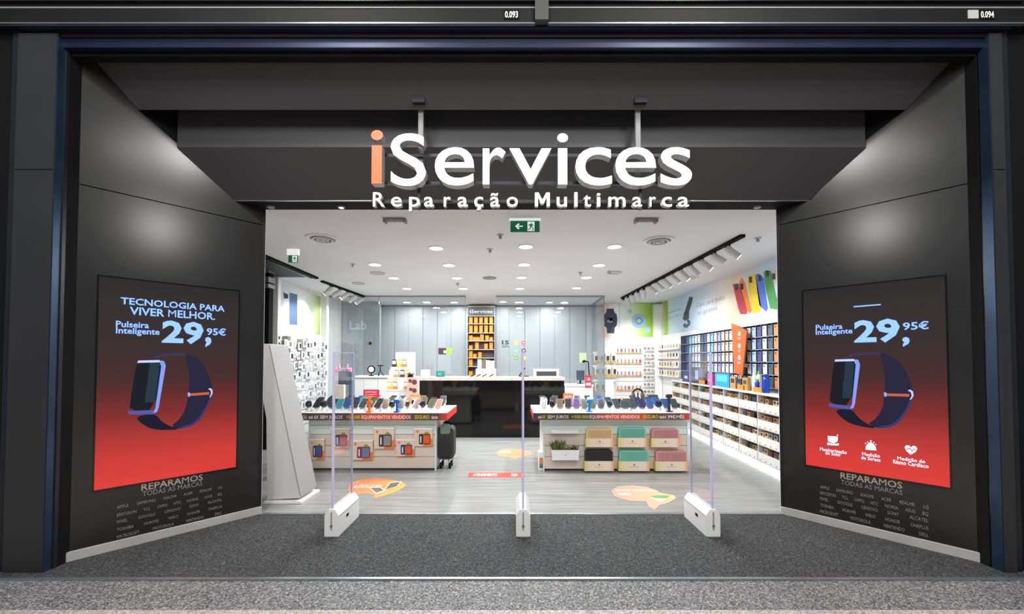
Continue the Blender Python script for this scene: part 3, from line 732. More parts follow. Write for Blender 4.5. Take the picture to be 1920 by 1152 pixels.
# spotlight tracks
def track(pa, pb, n, label, cat, lit, side):
    a, b = ceil_pt(*pa), ceil_pt(*pb); d = (b - a); L = d.length; u = d.normalized(); pr = Vec((-u.y, u.x, 0))
    t = thing('spotlight_track', label, 'track', (a.x, a.y, ZC))
    part(t, 'rail', MB().prism([(-.1, -.03), (L, -.03), (L, .03), (-.1, .03)], Vec((a.x, a.y, ZC - .001)), u, pr, -Z3, .035), blackm)
    tgt = 1 if side > 0 else -1
    for k in range(n):
        s = .06 + L * (k + .5) / n
        c = a + u * s + Vec((0, 0, -.036))
        h = thing('track_spotlight', 'grey track spotlight, %s from the doorway end of the %s track' % (ORD[k], 'long' if n > 8 else 'short'), 'spotlight', (c.x, c.y, c.z), 0, 'track spotlights')
        part(h, 'arm', MB().box(c.x - .02, c.x + .02, c.y - .03, c.y + .03, c.z - .05, c.z), blackm)
        tilt = .75 + .25 * random.random(); yaw = random.uniform(-.5, .3)
        dv = Vec((tgt * sin(tilt), yaw * .6, -cos(tilt))).normalized()
        if n > 8 and k >= 9: dv = Vec((.35, .75, -.75)).normalized()
        c0 = c + Vec((0, 0, -.055)); q = dv.orthogonal().normalized()
        part(h, 'head', MB().cyl(c0 - dv * .03, c0 + dv * .17, .045, seg=14), greyl)
        part(h, 'lens', MB().cyl(c0 + dv * .17, c0 + dv * .174, .038, seg=14), lampm if k % 2 == 0 else exitw)
        if k % lit == 0:
            l = bpy.data.lights.new('track_lamp', 'SPOT'); l.energy = SPOT_W * lit * (2.2 if n > 8 and k >= 9 else 1); l.spot_size = radians(75); l.spot_blend = .8; l.shadow_soft_size = .04; l.color = (.97, .99, 1)
            o = bpy.data.objects.new('track_lamp', l); COL.objects.link(o); o.location = c0 + dv * .2
            o.rotation_euler = (-dv).to_track_quat('Z', 'Y').to_euler()
track((1384, 444), (1166, 558), 14, 'long black spotlight track in the ceiling along the phone case wall', 'track', 2, 1)
track((609, 528), (683, 555), 5, 'short black spotlight track in the ceiling beside the accessory pegboard', 'track', 2, -1)

# ================================================================== RIGHT WALL UNIT
uA, uB = gnd(1475, 895, .05), gnd(1295, 809, .05)
e_ = (uB - uA); e_.z = 0; rzU = atan2(e_.y, e_.x)
Ru = Matrix.Rotation(rzU, 3, 'Z')
ULEN = 4.55; US = -.45
ut = thing('wall_display_unit', 'long white wall unit of tray shelves glowing along its foot below the phone cases', 'display unit', (uA.x, uA.y, 0), rzU)
dep_n, dep_f = .42, .10
ZT = 1.06
part(ut, 'back_panel', MB().box(US, ULEN, -.14, -.12, .06, ZT - .03), cm((116, 106, 98)))  # darker tone paints in the shade of the gaps behind the boxes
part(ut, 'plinth', MB().box(US, ULEN, -.14, -.06, 0, .06), white)
part(ut, 'led_strip', MB().box(US, ULEN, -.058, -.05, .012, .05), ledm)
part(ut, 'worktop', MB().box(US, ULEN, -.13, .03, ZT - .03, ZT), white, .003)
bays = 9; bw = (ULEN - US) / bays
for k in range(bays + 1):
    x = US + k * bw
    part(ut, 'divider', MB().box(x - .006, x + .006, -.12, .012, .06, ZT - .03), white)
shelfz = [.10, .33, .56, .79]
for z in shelfz: part(ut, 'shelf', MB().box(US, ULEN, -.12, .0, z - .012, z), white)
traym = mat('tray_white', (226, 224, 216), .4)
browns = [(196, 152, 104), (168, 122, 80), (120, 84, 60), (70, 60, 56), (206, 178, 140), (150, 150, 152), (60, 140, 130), (52, 74, 130)]
kraft = [cm(c, .6) for c in browns]; dk = cm((36, 34, 36), .5)
def uw(x, y, z): v = Ru @ Vec((x, y, z)); return Vec((uA.x + v.x, uA.y + v.y, z))
rn = ['top', 'second', 'third', 'bottom']
tray0 = thing('product_tray', 'x', 'tray', (0, 0, 0), rzU, 'white trays of the wall unit')
part(tray0, 'front', MB().box(-bw / 2 + .01, bw / 2 - .01, .012, .02, 0, .125), traym, .002)
part(tray0, 'floor_plate', MB().box(-bw / 2 + .01, bw / 2 - .01, -.115, .012, .002, .008), traym)
part(tray0, 'lip', MB().box(-bw / 2 + .01, bw / 2 - .01, .02, .026, .0, .012), greyl)
for j in range(4):
    xx = -bw / 2 + .01 + (bw - .02) * (j + .5) / 4
    part(tray0, 'price_tag', MB().box(xx - .016, xx + .016, .02, .0225, .02, .034), grey)
first = True
boxes = []
for m1 in kraft:
    b_ = MB().box(-.043, .043, -.08, -.02, 0, .178); b_.mt(1).box(-.026, .026, -.0198, -.018, .135, .17); boxes.append(mesh_obj('product_box', b_, [m1, dk], Vec((0, 0, 0))))
bs = boxes; bused = set()
for r in range(4):
    z = shelfz[3 - r]
    for k in range(bays):
        xc = US + (k + .5) * bw; lab = 'white tray of small boxes, %s row of the wall unit, %s from the doorway' % (rn[r], ORD[k])
        w_ = uw(xc, 0, z + .001)
        if first: tray0.location = w_; tray0['label'] = lab; first = False
        else: dup(tray0, w_, label=lab)
        nb = 5
        for j in range(nb):
            if random.random() < .08: continue
            xx = xc - bw / 2 + .02 + (bw - .04) * (j + .5) / nb + random.uniform(-.008, .008)
            i = random.choice([0, 0, 1, 1, 2, 3, 3, 4, 5] + ([6, 7] if random.random() < .3 else []))
            src = bs[i]; o = src if i not in bused else src.copy()
            if i in bused: COL.objects.link(o)
            bused.add(i)
            o.location = uw(xx, random.uniform(-.01, .02), z + .011); o.rotation_euler = (0, 0, rzU + random.uniform(-.08, .08))
            o.scale = (1, 1, random.uniform(.92, 1.0))
            cn = ['tan', 'brown', 'dark brown', 'black', 'sand', 'grey', 'teal', 'navy'][i]
            tag(o, '%s box, %s in the %s-row tray %s from the doorway' % (cn, ORD[j], rn[r], ORD[k]), 'box', 'small boxes in the wall unit trays')
for i, b in enumerate(bs):
    if i not in bused: bpy.data.objects.remove(b)

# ------------------------------------------------ phone case rack on the right wall
ry0, ry1 = onx(1472, 640, XR).y - .25, onx(1283, 640, XR).y
rz0, rz1 = ZT + .05, onx(1470, 603, XR).z
nc = 27; cw = (ry1 - ry0) / nc; nr = 5; rh = (rz1 - rz0) / nr
rk = thing('case_rack', 'dark gridded rack holding five rows of phone cases on the side wall', 'rack', (XR, (ry0 + ry1) / 2, rz0))
ddk = mat('rack_slate', (58, 64, 86), .5)
part(rk, 'back_panel', MB().box(XR - .02, XR - .002, ry0, ry1, rz0, rz1), ddk)
for r in range(nr + 1):
    z = rz0 + r * rh
    part(rk, 'shelf', MB().box(XR - .08, XR - .02, ry0, ry1, z - .008, z), cm((178, 180, 190), .4))
for k in range(nc + 1):
    y = ry0 + k * cw
    part(rk, 'divider', MB().box(XR - .075, XR - .02, y - .007, y + .007, rz0, rz1), ddk)
ccol = ['slate blue', 'white', 'pale blue', 'indigo', 'white', 'teal grey', 'orange', 'bright blue']
cc = {'white': (232, 232, 232), 'pale blue': (176, 204, 228), 'indigo': (78, 84, 138), 'teal grey': (84, 108, 120), 'orange': (236, 158, 104), 'bright blue': (52, 130, 190), 'slate blue': (74, 96, 128), 'cream': (226, 206, 170), 'coral': (228, 92, 70), 'sky': (132, 190, 214), 'navy': (38, 48, 82), 'lilac': (176, 168, 204)}
# column colours from the doorway inwards
colseq = ['navy', 'bright blue', 'orange', 'teal grey', 'white', 'indigo', 'pale blue', 'white', 'sky', 'coral', 'coral', 'white', 'cream', 'white', 'lilac', 'white', 'sky', 'white', 'slate blue', 'teal grey', 'white', 'white', 'pale blue', 'sky', 'slate blue', 'navy', 'navy']
cproto = {}
for k in range(nc):
    for r in range(nr):
        cn = colseq[k]
        if cn in ('coral', 'cream') and r > 2: cn = 'white'
        lab = '%s phone case in the %s row of the rack, %s from the doorway' % (cn, ['top', 'second', 'third', 'fourth', 'bottom'][r], ORD[k])
        loc = (XR - .055, ry0 + (k + .5) * cw, rz0 + (nr - 1 - r) * rh + .001)
        if cn not in cproto:
            o = thing('phone_case', lab, 'phone case', loc, 0, 'phone cases on the wall rack'); h = rh * .8
            ORG[o] = Vec((0, 0, 0))
            part(o, 'shell', MB().rbox((-.0, .035, .003), -Y3, Z3, -X3, .066, h, .012, .01, 3), cm(cc[cn], .4))
            part(o, 'camera_window', MB().rbox((-.0125, .028, h * .72), -Y3, Z3, -X3, .024, h * .2, .002, .006, 2), cm(tuple(int(v * .6) for v in cc[cn])))
            o.rotation_euler = (0, 0, .48); cproto[cn] = o
        else:
            dup(cproto[cn], loc, label=lab)
# orange flag sign in front of the rack
fa = onx(1372, 610, XR - .17)
fp = [onx(*p, XR - .17) for p in ((1371, 607), (1385, 612), (1400, 622), (1396, 666), (1392, 705), (1377, 700), (1374, 655))]
fl = thing('flag_sign', 'tall orange flag sign with three white dots standing out from the case rack', 'sign', (XR - .17, sum(p.y for p in fp) / 7, fp[4].z))
part(fl, 'board', MB().prism([(p.y, p.z) for p in fp], (XR - .17, 0, 0), Y3, Z3, X3, .02), cm((206, 102, 46), .45))
part(fl, 'bracket', MB().box(XR - .15, XR - .112, fp[3].y + .02, fp[3].y + .05, fp[5].z + .1, fp[5].z + .16), grey)
for y in (626, 649, 671):
    q = onx(1386, y, XR - .172)
    part(fl, 'white_dot', MB().cyl((q.x, q.y, q.z), (q.x + .002, q.y, q.z), .04, seg=14), white)
    for k in range(2):
        q2_ = onx(1386, y + 9 + 3 * k, XR - .172)
        part(fl, 'lettering', MB().text(('proteção', 'total') [k] if y < 640 else (('design', 'slim')[k] if y < 660 else ('garantia', 'incluída')[k]), (q2_.x, q2_.y, q2_.z), -Y3, Z3, h=.022, align='C'), white)

# things standing on the unit's worktop
def wt(px, py=0, n=-.05):
    # point on the worktop line (front-ish) under a picture column
    lo, hi = US, ULEN
    for _ in range(40):
        m = (lo + hi) / 2; w_ = uw(m, n, ZT); x = CX + F * w_.x / w_.y
        if x > px: lo = m
        else: hi = m
    return uw(lo, n, ZT)
def wbox(name, px0, px1, ytop, m, label, cat, extra=None):
    ps = name == 'price_sign'; nn = .018 if ps else -.018; hd_ = .005 if ps else .024
    a, b = wt(px0, 0, nn), wt(px1, 0, nn); c = (a + b) / 2; L = (a - b).length
    zt_ = EYE + ((678 - ytop) * c.y / F)
    t = thing(name, label, cat, (c.x, c.y, ZT + .001), rzU)
    part(t, 'body', MB().box(-L / 2, L / 2, -hd_, hd_, 0, zt_ - ZT), m, .003)
    if extra: extra(t, L, zt_ - ZT)
    return t
def prt(col, x0, x1, z0, z1):
    def f(t, L, h): part(t, 'print', MB().box(-L / 2 + L * x0, -L / 2 + L * x1, .023, .0255, h * z0, h * z1), cm(col))
    return f
wbox('box', 1295, 1281, 696, cm((44, 66, 112)), 'navy carton standing at the inner end of the worktop', 'box', prt((200, 210, 225), .3, .7, .3, .55))
wbox('box', 1319, 1297, 689, cm((62, 74, 100)), 'dark grey-blue carton with a pale stroke on the worktop', 'box', prt((170, 185, 225), .35, .6, .25, .8))
wbox('price_sign', 1321, 1310, 714, orangec, 'small orange price card leaning before the dark carton', 'price card')
wbox('box', 1338, 1328, 701, cm((224, 60, 150)), 'bright pink carton on the worktop beside the blue carton', 'box', prt((250, 160, 205), .2, .8, .3, .5))
wbox('box', 1369, 1343, 701, cm((40, 160, 210)), 'wide bright blue carton on the worktop', 'box', prt((90, 200, 235), .12, .88, .4, .9))
wbox('gift_box', 1381, 1371, 707, cm((196, 146, 96)), 'brown carton on the worktop below the orange flag sign', 'box', prt((60, 50, 46), .2, .8, .5, .85))
wbox('gift_box', 1404, 1394, 709, cm((188, 150, 80)), 'ochre carton on the worktop right of the orange price card', 'box', prt((90, 70, 40), .2, .8, .5, .8))
wbox('price_sign', 1393, 1382, 722, orangec, 'orange price card on the worktop below the flag sign', 'price card')
wbox('headset', 1392, 1383, 711, cm((40, 44, 70)), 'dark gadget behind the orange price card on the worktop', 'gadget', prt((90, 110, 180), .2, .8, .2, .6))
wbox('price_sign', 1427, 1411, 727, orangec, 'wide orange price card in front of the white bottles', 'price card')
def bottle(px, ytop, w_, colb, colc, label, n=-.05):
    c = wt(px, 0, n); h = EYE + (678 - ytop) * c.y / F - ZT; r = w_ / 2
    t = thing('water_bottle', label, 'bottle', (c.x, c.y, ZT + .001), 0, 'bottles on the wall unit worktop')
    o_ = Vec((c.x, c.y, ZT + .001))
    part(t, 'body', MB().lathe([(r * .95, 0), (r, .01), (r, h * .74), (r * .8, h * .82), (r * .6, h * .86)], o_), colb)
    part(t, 'cap', MB().lathe([(r * .68, h * .86), (r * .68, h), (r * .5, h + .005)], o_), colc)
blu = cm((24, 72, 190), .25)
bottle(1436, 703, .085, blu, blu, 'large bright blue bottle at the doorway end of the worktop')
bottle(1414, 699, .07, white, white, 'white bottle behind the wide orange price card')
bottle(1423, 697, .07, white, cm((110, 190, 70)), 'white bottle with a green cap on the worktop', -.09)
bottle(1419, 712, .06, cm((40, 80, 200), .3), cm((120, 200, 80)), 'small blue bottle with a green cap before the white bottles', -.01)

# ------------------------------------------------ printed picture bands on the walls
XG = XR - .004
def wpt(px, py): return onx(px, py, XG)
ga, gb = wpt(1476, 470), wpt(1243, 570)
gz0 = onx(1470, 590, XG).z
gt = thing('wall_graphic', 'long pale printed band with a row of coloured phone cases above the case rack', 'wall graphic', (XG, (ga.y + gb.y) / 2, gz0))
part(gt, 'print_panel', MB().box(XG, XR - .001, 4.6, gb.y, gz0, ZC - .015), ramp_mat('band_print', 1, [(0, (205, 222, 236)), (.3, (190, 208, 222)), (.42, (226, 206, 176)), (.5, (232, 224, 214)), (.62, (206, 218, 228)), (.8, (176, 202, 222)), (.93, (206, 224, 222)), (.955, (150, 180, 60)), (1, (190, 205, 90))], .5))
def pshape(par, name, pts, col, k=.0): part(par, name, MB().flat([Vec((XG - .002 - k, p.y, p.z)) for p in (wpt(*q) for q in pts)]), cm(col))
zz = lambda pts: [(1120 + x / 4.8, 400 + y / 4.8) for x, y in pts]
for pts, col, camw in (
    ([(1218, 640), (1270, 632), (1290, 680), (1352, 880), (1345, 908), (1290, 910), (1270, 860)], (190, 58, 74), (1252, 665)),
    ([(1272, 640), (1300, 580), (1330, 625), (1392, 880), (1370, 905), (1345, 860), (1285, 680)], (232, 124, 44), (1300, 662)),
    ([(1350, 580), (1420, 540), (1430, 580), (1480, 870), (1450, 895), (1395, 905), (1355, 640)], (226, 196, 40), (1378, 600)),
    ([(1425, 560), (1445, 540), (1500, 580), (1536, 860), (1520, 886), (1460, 830), (1440, 700)], (74, 104, 196), (1462, 585)),
    ([(1497, 530), (1520, 512), (1562, 518), (1635, 850), (1615, 868), (1555, 858), (1520, 700)], (62, 140, 70), (1530, 545)),
    ([(1562, 545), (1610, 470), (1640, 520), (1652, 620), (1650, 800), (1600, 660)], (206, 190, 186), (1588, 570))):
    pshape(gt, 'printed_phone_case', zz(pts), col)
    x, y = camw; pshape(gt, 'printed_camera', zz([(x - 14, y - 26), (x + 14, y - 30), (x + 18, y + 22), (x - 8, y + 30)]), (36, 38, 44), .001)
z12 = lambda pts: [(1230 + x / 12, 540 + y / 12) for x, y in pts]
pshape(gt, 'printed_strap', z12([(750, 205), (835, 210), (790, 400), (745, 540), (745, 700), (650, 745), (600, 700), (640, 560)]), (62, 70, 72))
pshape(gt, 'printed_buckle', z12([(700, 710), (770, 740), (770, 830), (700, 900), (630, 890), (610, 830), (660, 790), (690, 830), (730, 800), (700, 760)]), (70, 82, 90), .001)
for st, a_, b_, c_, m_ in (('Capas para todos', 1306, 577, 1360, 8), ('os gostos', 1308, 591, 1345, 8), ('Acessórios', 1249, 590, 1276, 5), ('para o dia a dia', 1249, 600, 1288, 5)):
    a, b = wpt(a_, b_), wpt(c_, b_)
    part(gt, 'lettering', MB().text(st, Vec((XG - .002, a.y, a.z)), -Y3, Z3, h=abs(wpt(a_, b_ - m_).z - a.z), w=abs(a.y - b.y)), cm((134, 150, 162)))
# back corner posters
def bposter(name, px0, px1, py0, py1, m, label, Y=YB):
    a, b = at(px0, py1, Y - .004), at(px1, py0, Y - .004)
    t = thing(name, label, 'poster', ((a.x + b.x) / 2, Y, a.z))
    part(t, 'print_panel', MB().box(a.x, b.x, Y - .012, Y - .002, a.z, b.z), m)
    return t
t = bposter('wall_poster', 1127, 1160, 569, 632, ramp_mat('peach_print', 0, [(0, (236, 176, 140)), (.5, (244, 226, 214)), (1, (250, 250, 250))]), 'pale orange poster with a big dark wristwatch on the back wall')
zq = lambda pts, s=6.4, x0=1100, y0=560: [at(x0 + x / s, y0 + y / s, YB - .016) for x, y in pts]
part(t, 'printed_watch', MB().flat(zq([(240, 122), (325, 122), (330, 160), (360, 190), (368, 250), (362, 320), (335, 352), (330, 418), (245, 418), (240, 352), (212, 330), (205, 250), (212, 190), (238, 160)])), cm((58, 66, 86)))
part(t, 'printed_dial', MB().flat(zq([(250, 235), (310, 235), (315, 262), (308, 290), (252, 290), (246, 262)])), cm((150, 160, 175)))
t = bposter('wall_poster', 1163, 1225, 569, 632, ramp_mat('green_print', 0, [(0, (246, 250, 246)), (.35, (224, 236, 206)), (.7, (186, 214, 110)), (1, (134, 186, 24))]), 'white to lime green poster with a pale blue round gadget on the back wall')
c0 = at(1198, 602, YB - .018)
part(t, 'printed_disc', MB().cyl(c0, c0 + Y3 * .002, .19, seg=24), cm((160, 196, 226)))
part(t, 'printed_ring', MB().cyl(c0 - Y3 * .003, c0 - Y3 * .001, .10, seg=20), cm((110, 156, 204)))
part(t, 'printed_centre', MB().cyl(c0 - Y3 * .005, c0 - Y3 * .004, .055, seg=16), cm((206, 220, 180)))
for px, py, r in ((1181, 584, .06), (1214, 619, .08)):
    c1 = at(px, py, YB - .018); part(t, 'printed_bubble', MB().cyl(c1, c1 + Y3 * .002, r, seg=16), cm((176, 206, 232)))
# left wall poster
XG2 = XL + .004
lp = lambda px, py, k=0: Vec((XG2 + .008 + k, onx(px, py, XL).y, onx(px, py, XL).z))
la, lb = onx(523, 560, XL).y, onx(600, 560, XL).y
lz0, lz1 = onx(600, 628, XL).z, onx(600, 556, XL).z
t = thing('wall_poster', 'white to green poster with a blue smartphone pair above the accessory pegboard', 'poster', (XL, (la + lb) / 2, lz0))
part(t, 'print_panel', MB().box(XL + .001, XG2 + .006, la, lb, lz0, lz1), ramp_mat('phone_print', 1, [(0, (196, 200, 206)), (.45, (240, 242, 246)), (.75, (226, 230, 206)), (1, (140, 170, 60))]))
z7 = lambda pts: [lp(480 + x / 6.78, 470 + y / 6.78) for x, y in pts]
part(t, 'printed_phone', MB().flat(z7([(335, 520), (412, 530), (412, 935), (345, 930)])), cm((206, 216, 230)))
part(t, 'printed_phone', MB().flat([p + X3 * .001 for p in z7([(416, 535), (515, 560), (518, 950), (418, 940)])]), cm((84, 110, 148)))
part(t, 'printed_camera', MB().flat([p + X3 * .002 for p in z7([(340, 530), (400, 560), (400, 610), (345, 610)])]), cm((40, 46, 64)))

# ------------------------------------------------ pegboards and hanging packs
def pack_proto(name, w_, h_, cardc, accent, prod, group, shape, hook=.03):
    o = thing(name, 'x', 'package', (0, 0, 0), 0, group)
    mb = MB().box(-w_ / 2, w_ / 2, -.006, 0, 0, h_); mb.mt(1).box(-w_ / 2, w_ / 2, -.0075, -.006, 0, h_ * .22)
    part(o, 'card', mb, [cm(cardc, .5), cm(accent, .5)])
    pm = MB()
    if shape == 'phone': pm.rbox((-w_ * .28, -.007, h_ * .28), X3, Z3, -Y3, w_ * .56, h_ * .5, .02, w_ * .1, 2)
    elif shape == 'cable': pm.ring((0, -.02, h_ * .5), Y3, w_ * .2, w_ * .36, .014, 10)
    else: pm.box(-w_ * .12, w_ * .12, -.03, -.007, h_ * .25, h_ * .85)
    part(o, 'product', pm, cm(prod, .4))
    if hook: part(o, 'hook', MB().box(-.004, .004, -.02, hook, h_ * .9, h_ * .9 + .008), whitem)
    return o
def hang(grid, protos, loc_of, rz, where, group):
    used = set()
    for (r, c) in grid:
        key = random.choice(list(protos))
        p = protos[key]; lab = '%s, row %s of the %s, %s along' % (key, ['one', 'two', 'three', 'four', 'five', 'six', 'seven', 'eight', 'nine'][r], where, ORD[c])
        if key in used: o = dup(p, loc_of(r, c), rz, lab)
        else:
            used.add(key); p.location = loc_of(r, c); p.rotation_euler = (0, 0, rz); p['label'] = lab
    for k, p in protos.items():
        if k not in used:
            for ch in list(p.children): bpy.data.objects.remove(ch)
            bpy.data.objects.remove(p)
# corner pegboard (back right)
pa, pb = at(1113, 742, YB), at(1224, 640, YB)
pbz0 = .35
t = thing('pegboard', 'white pegboard wall of hanging packs below the wristwatch poster', 'pegboard', ((pa.x + pb.x) / 2, YB, pbz0))
part(t, 'board', MB().box(xcw + .08, pb.x, YB - .03, YB - .002, pbz0, pb.z), white)
for k in range(8):
    z = at(1150, 650 + 13 * k, YB).z
    part(t, 'hook_rail', MB().box(xcw + .1, pb.x - .02, YB - .04, YB - .03, z, z + .012), whitem)
yel = {'yellow-footed pack with dark gadget': pack_proto('hanging_pack', .115, .235, (246, 240, 224), (244, 176, 40), (66, 62, 70), 'yellow packs on the corner pegboard', 'phone', .03)}
hang([(r, c) for r in range(3) for c in range(4) if not (r == 2 and c > 1)], yel, lambda r, c: at(1118 + c * 10.8 + (2 if r else 0), (681, 706, 735)[r], YB - .22), 0, 'corner pegboard near end', '')
for r, y in enumerate((662, 687, 714)):
    a = at(1112, y, YB - .2); b = at(1154, y, YB - .2)
    solo('hook_bar', MB().box(a.x, b.x, YB - .19, YB - .0405, a.z - .006, a.z + .006).box(a.x, b.x, YB - .2, YB - .19, a.z - .03, a.z + .03), white, 'white hook bar carrying yellow packs, %s down the corner pegboard' % ORD[r], 'hook bar', ((a.x + b.x) / 2, YB - .1, a.z), 0, 'white hook bars')
sm = {'small orange pack': pack_proto('hanging_pack', .085, .15, (244, 238, 230), (240, 160, 70), (200, 120, 60), 'small packs on the corner pegboard', 'stick', .0195),
      'small white pack with blue gadget': pack_proto('hanging_pack', .085, .15, (240, 240, 240), (240, 186, 110), (80, 100, 170), 'small packs on the corner pegboard', 'stick', .0195),
      'small white pack with red gadget': pack_proto('hanging_pack', .085, .15, (240, 240, 240), (240, 176, 96), (196, 70, 60), 'small packs on the corner pegboard', 'phone', .0195),
      'small white pack with grey gadget': pack_proto('hanging_pack', .085, .15, (236, 238, 240), (238, 190, 120), (120, 130, 140), 'small packs on the corner pegboard', 'stick', .0195)}
hang([(r, c) for r in range(4) for c in range(7)], sm, lambda r, c: at(1158 + c * 7, (663, 683, 706, 733)[r], YB - .06), 0, 'corner pegboard middle', '')
cb = {'brown cable pack': pack_proto('hanging_pack', .085, .12, (238, 236, 232), (236, 232, 226), (128, 92, 60), 'cable packs on the corner pegboard', 'cable', .1195),
      'black cable pack': pack_proto('hanging_pack', .085, .12, (240, 240, 240), (232, 232, 232), (52, 50, 52), 'cable packs on the corner pegboard', 'cable', .1195),
      'grey cable pack': pack_proto('hanging_pack', .085, .12, (240, 240, 240), (232, 226, 222), (150, 146, 146), 'cable packs on the corner pegboard', 'cable', .1195)}
hang([(r, c) for r in range(7) for c in range(3)], cb, lambda r, c: at(1209 + c * 7, 658 + 13.5 * r, YB - .16), 0, 'corner pegboard column side', '')
# stretch of the right wall beside the rack
ya, yb_ = ry1 + .06, YB - .16
t = thing('pegboard', 'white shelf panel of small packs on the side wall beyond the case rack', 'pegboard', (XR, (ya + yb_) / 2, 1.05))
part(t, 'board', MB().box(XR - .02, XR - .002, ya, yb_, 1.05, 2.0), white)
for k in range(4): solo('wall_shelf', MB().box(XR - .14, XR - .0205, ya, yb_, 1.13 + .215 * k, 1.145 + .215 * k), white, 'slim white shelf of packs beyond the case rack, %s from the bottom' % ORD[k], 'shelf', (XR - .02, (ya + yb_) / 2, 1.13 + .215 * k), 0, 'slim white side shelves')
wp_ = {'white boxed pack': pack_proto('hanging_pack', .12, .14, (240, 240, 238), (236, 226, 214), (200, 180, 160), 'packs on the side shelf panel', 'phone', 0),
       'beige boxed pack': pack_proto('hanging_pack', .12, .14, (236, 226, 210), (232, 200, 150), (150, 120, 90), 'packs on the side shelf panel', 'stick', 0),
       'white pack with black gadget': pack_proto('hanging_pack', .12, .14, (240, 240, 240), (230, 230, 230), (70, 70, 74), 'packs on the side shelf panel', 'stick', 0)}
hang([(r, c) for r in range(4) for c in range(7)], wp_, lambda r, c: Vec((XR - .09, ya + .1 + c * (yb_ - ya - .2) / 6, 1.146 + .215 * (3 - r))), -pi / 2, 'side shelf panel', '')
# left pegboard
t = thing('pegboard', 'white pegboard wall of black and grey accessories near the dark shop side', 'pegboard', (XL, 8.45, .2))
zt_l = onx(600, 630, XL).z
part(t, 'board', MB().box(XL + .002, XL + .03, 7.56, 9.37, .2, zt_l), white)
for k in range(9):
    z = .5 + .2 * k
    if z < zt_l - .05: part(t, 'hook_rail', MB().box(XL + .03, XL + .045, 7.58, 9.36, z, z + .014), whitem)
for k, (y0, y1, z0, z1, c) in enumerate(((7.75, 7.86, 1.25, 1.98, (120, 112, 108)), (8.26, 8.34, 1.3, 1.95, (150, 146, 142)), (8.52, 8.62, 1.75, 1.98, (206, 196, 190)))):
    part(t, 'card_stack', MB().box(XL + .045, XL + .14, y0, y1, z0, z1), cm(c))
lf = {'black slim accessory pack': pack_proto('hanging_pack', .11, .15, (238, 240, 240), (226, 228, 230), (74, 74, 78), 'packs on the accessory pegboard', 'stick', .1045),
      'grey cable pack': pack_proto('hanging_pack', .11, .15, (240, 240, 240), (224, 226, 228), (160, 162, 166), 'packs on the accessory pegboard', 'cable', .1045),
      'white charger pack': pack_proto('hanging_pack', .11, .15, (236, 238, 240), (210, 214, 218), (222, 224, 226), 'packs on the accessory pegboard', 'phone', .1045),
      'blue-grey accessory pack': pack_proto('hanging_pack', .11, .15, (238, 238, 240), (214, 218, 224), (130, 140, 162), 'packs on the accessory pegboard', 'stick', .1045)}
hang([(r, c) for r in range(7) for c in range(11)], lf, lambda r, c: Vec((XL + .15, 7.68 + c * .158 + .03 * sin(r * 2.3 + c * 5.1), 1.76 - .21 * r + .035 * sin(c * 3.7 + r))), pi / 2, 'accessory pegboard', '')
t = thing('hook_strip', 'narrow white strip of dark vertical lettering at the pegboard end', 'strip sign', (XL + .13, 7.5, 1.2))
part(t, 'strip', MB().box(XL + .12, XL + .126, 7.46, 7.54, 1.25, 2.02), white)
for k in range(6): part(t, 'mark', MB().box(XL + .126, XL + .128, 7.475, 7.525, 1.35 + .11 * k, 1.41 + .11 * k), dk)

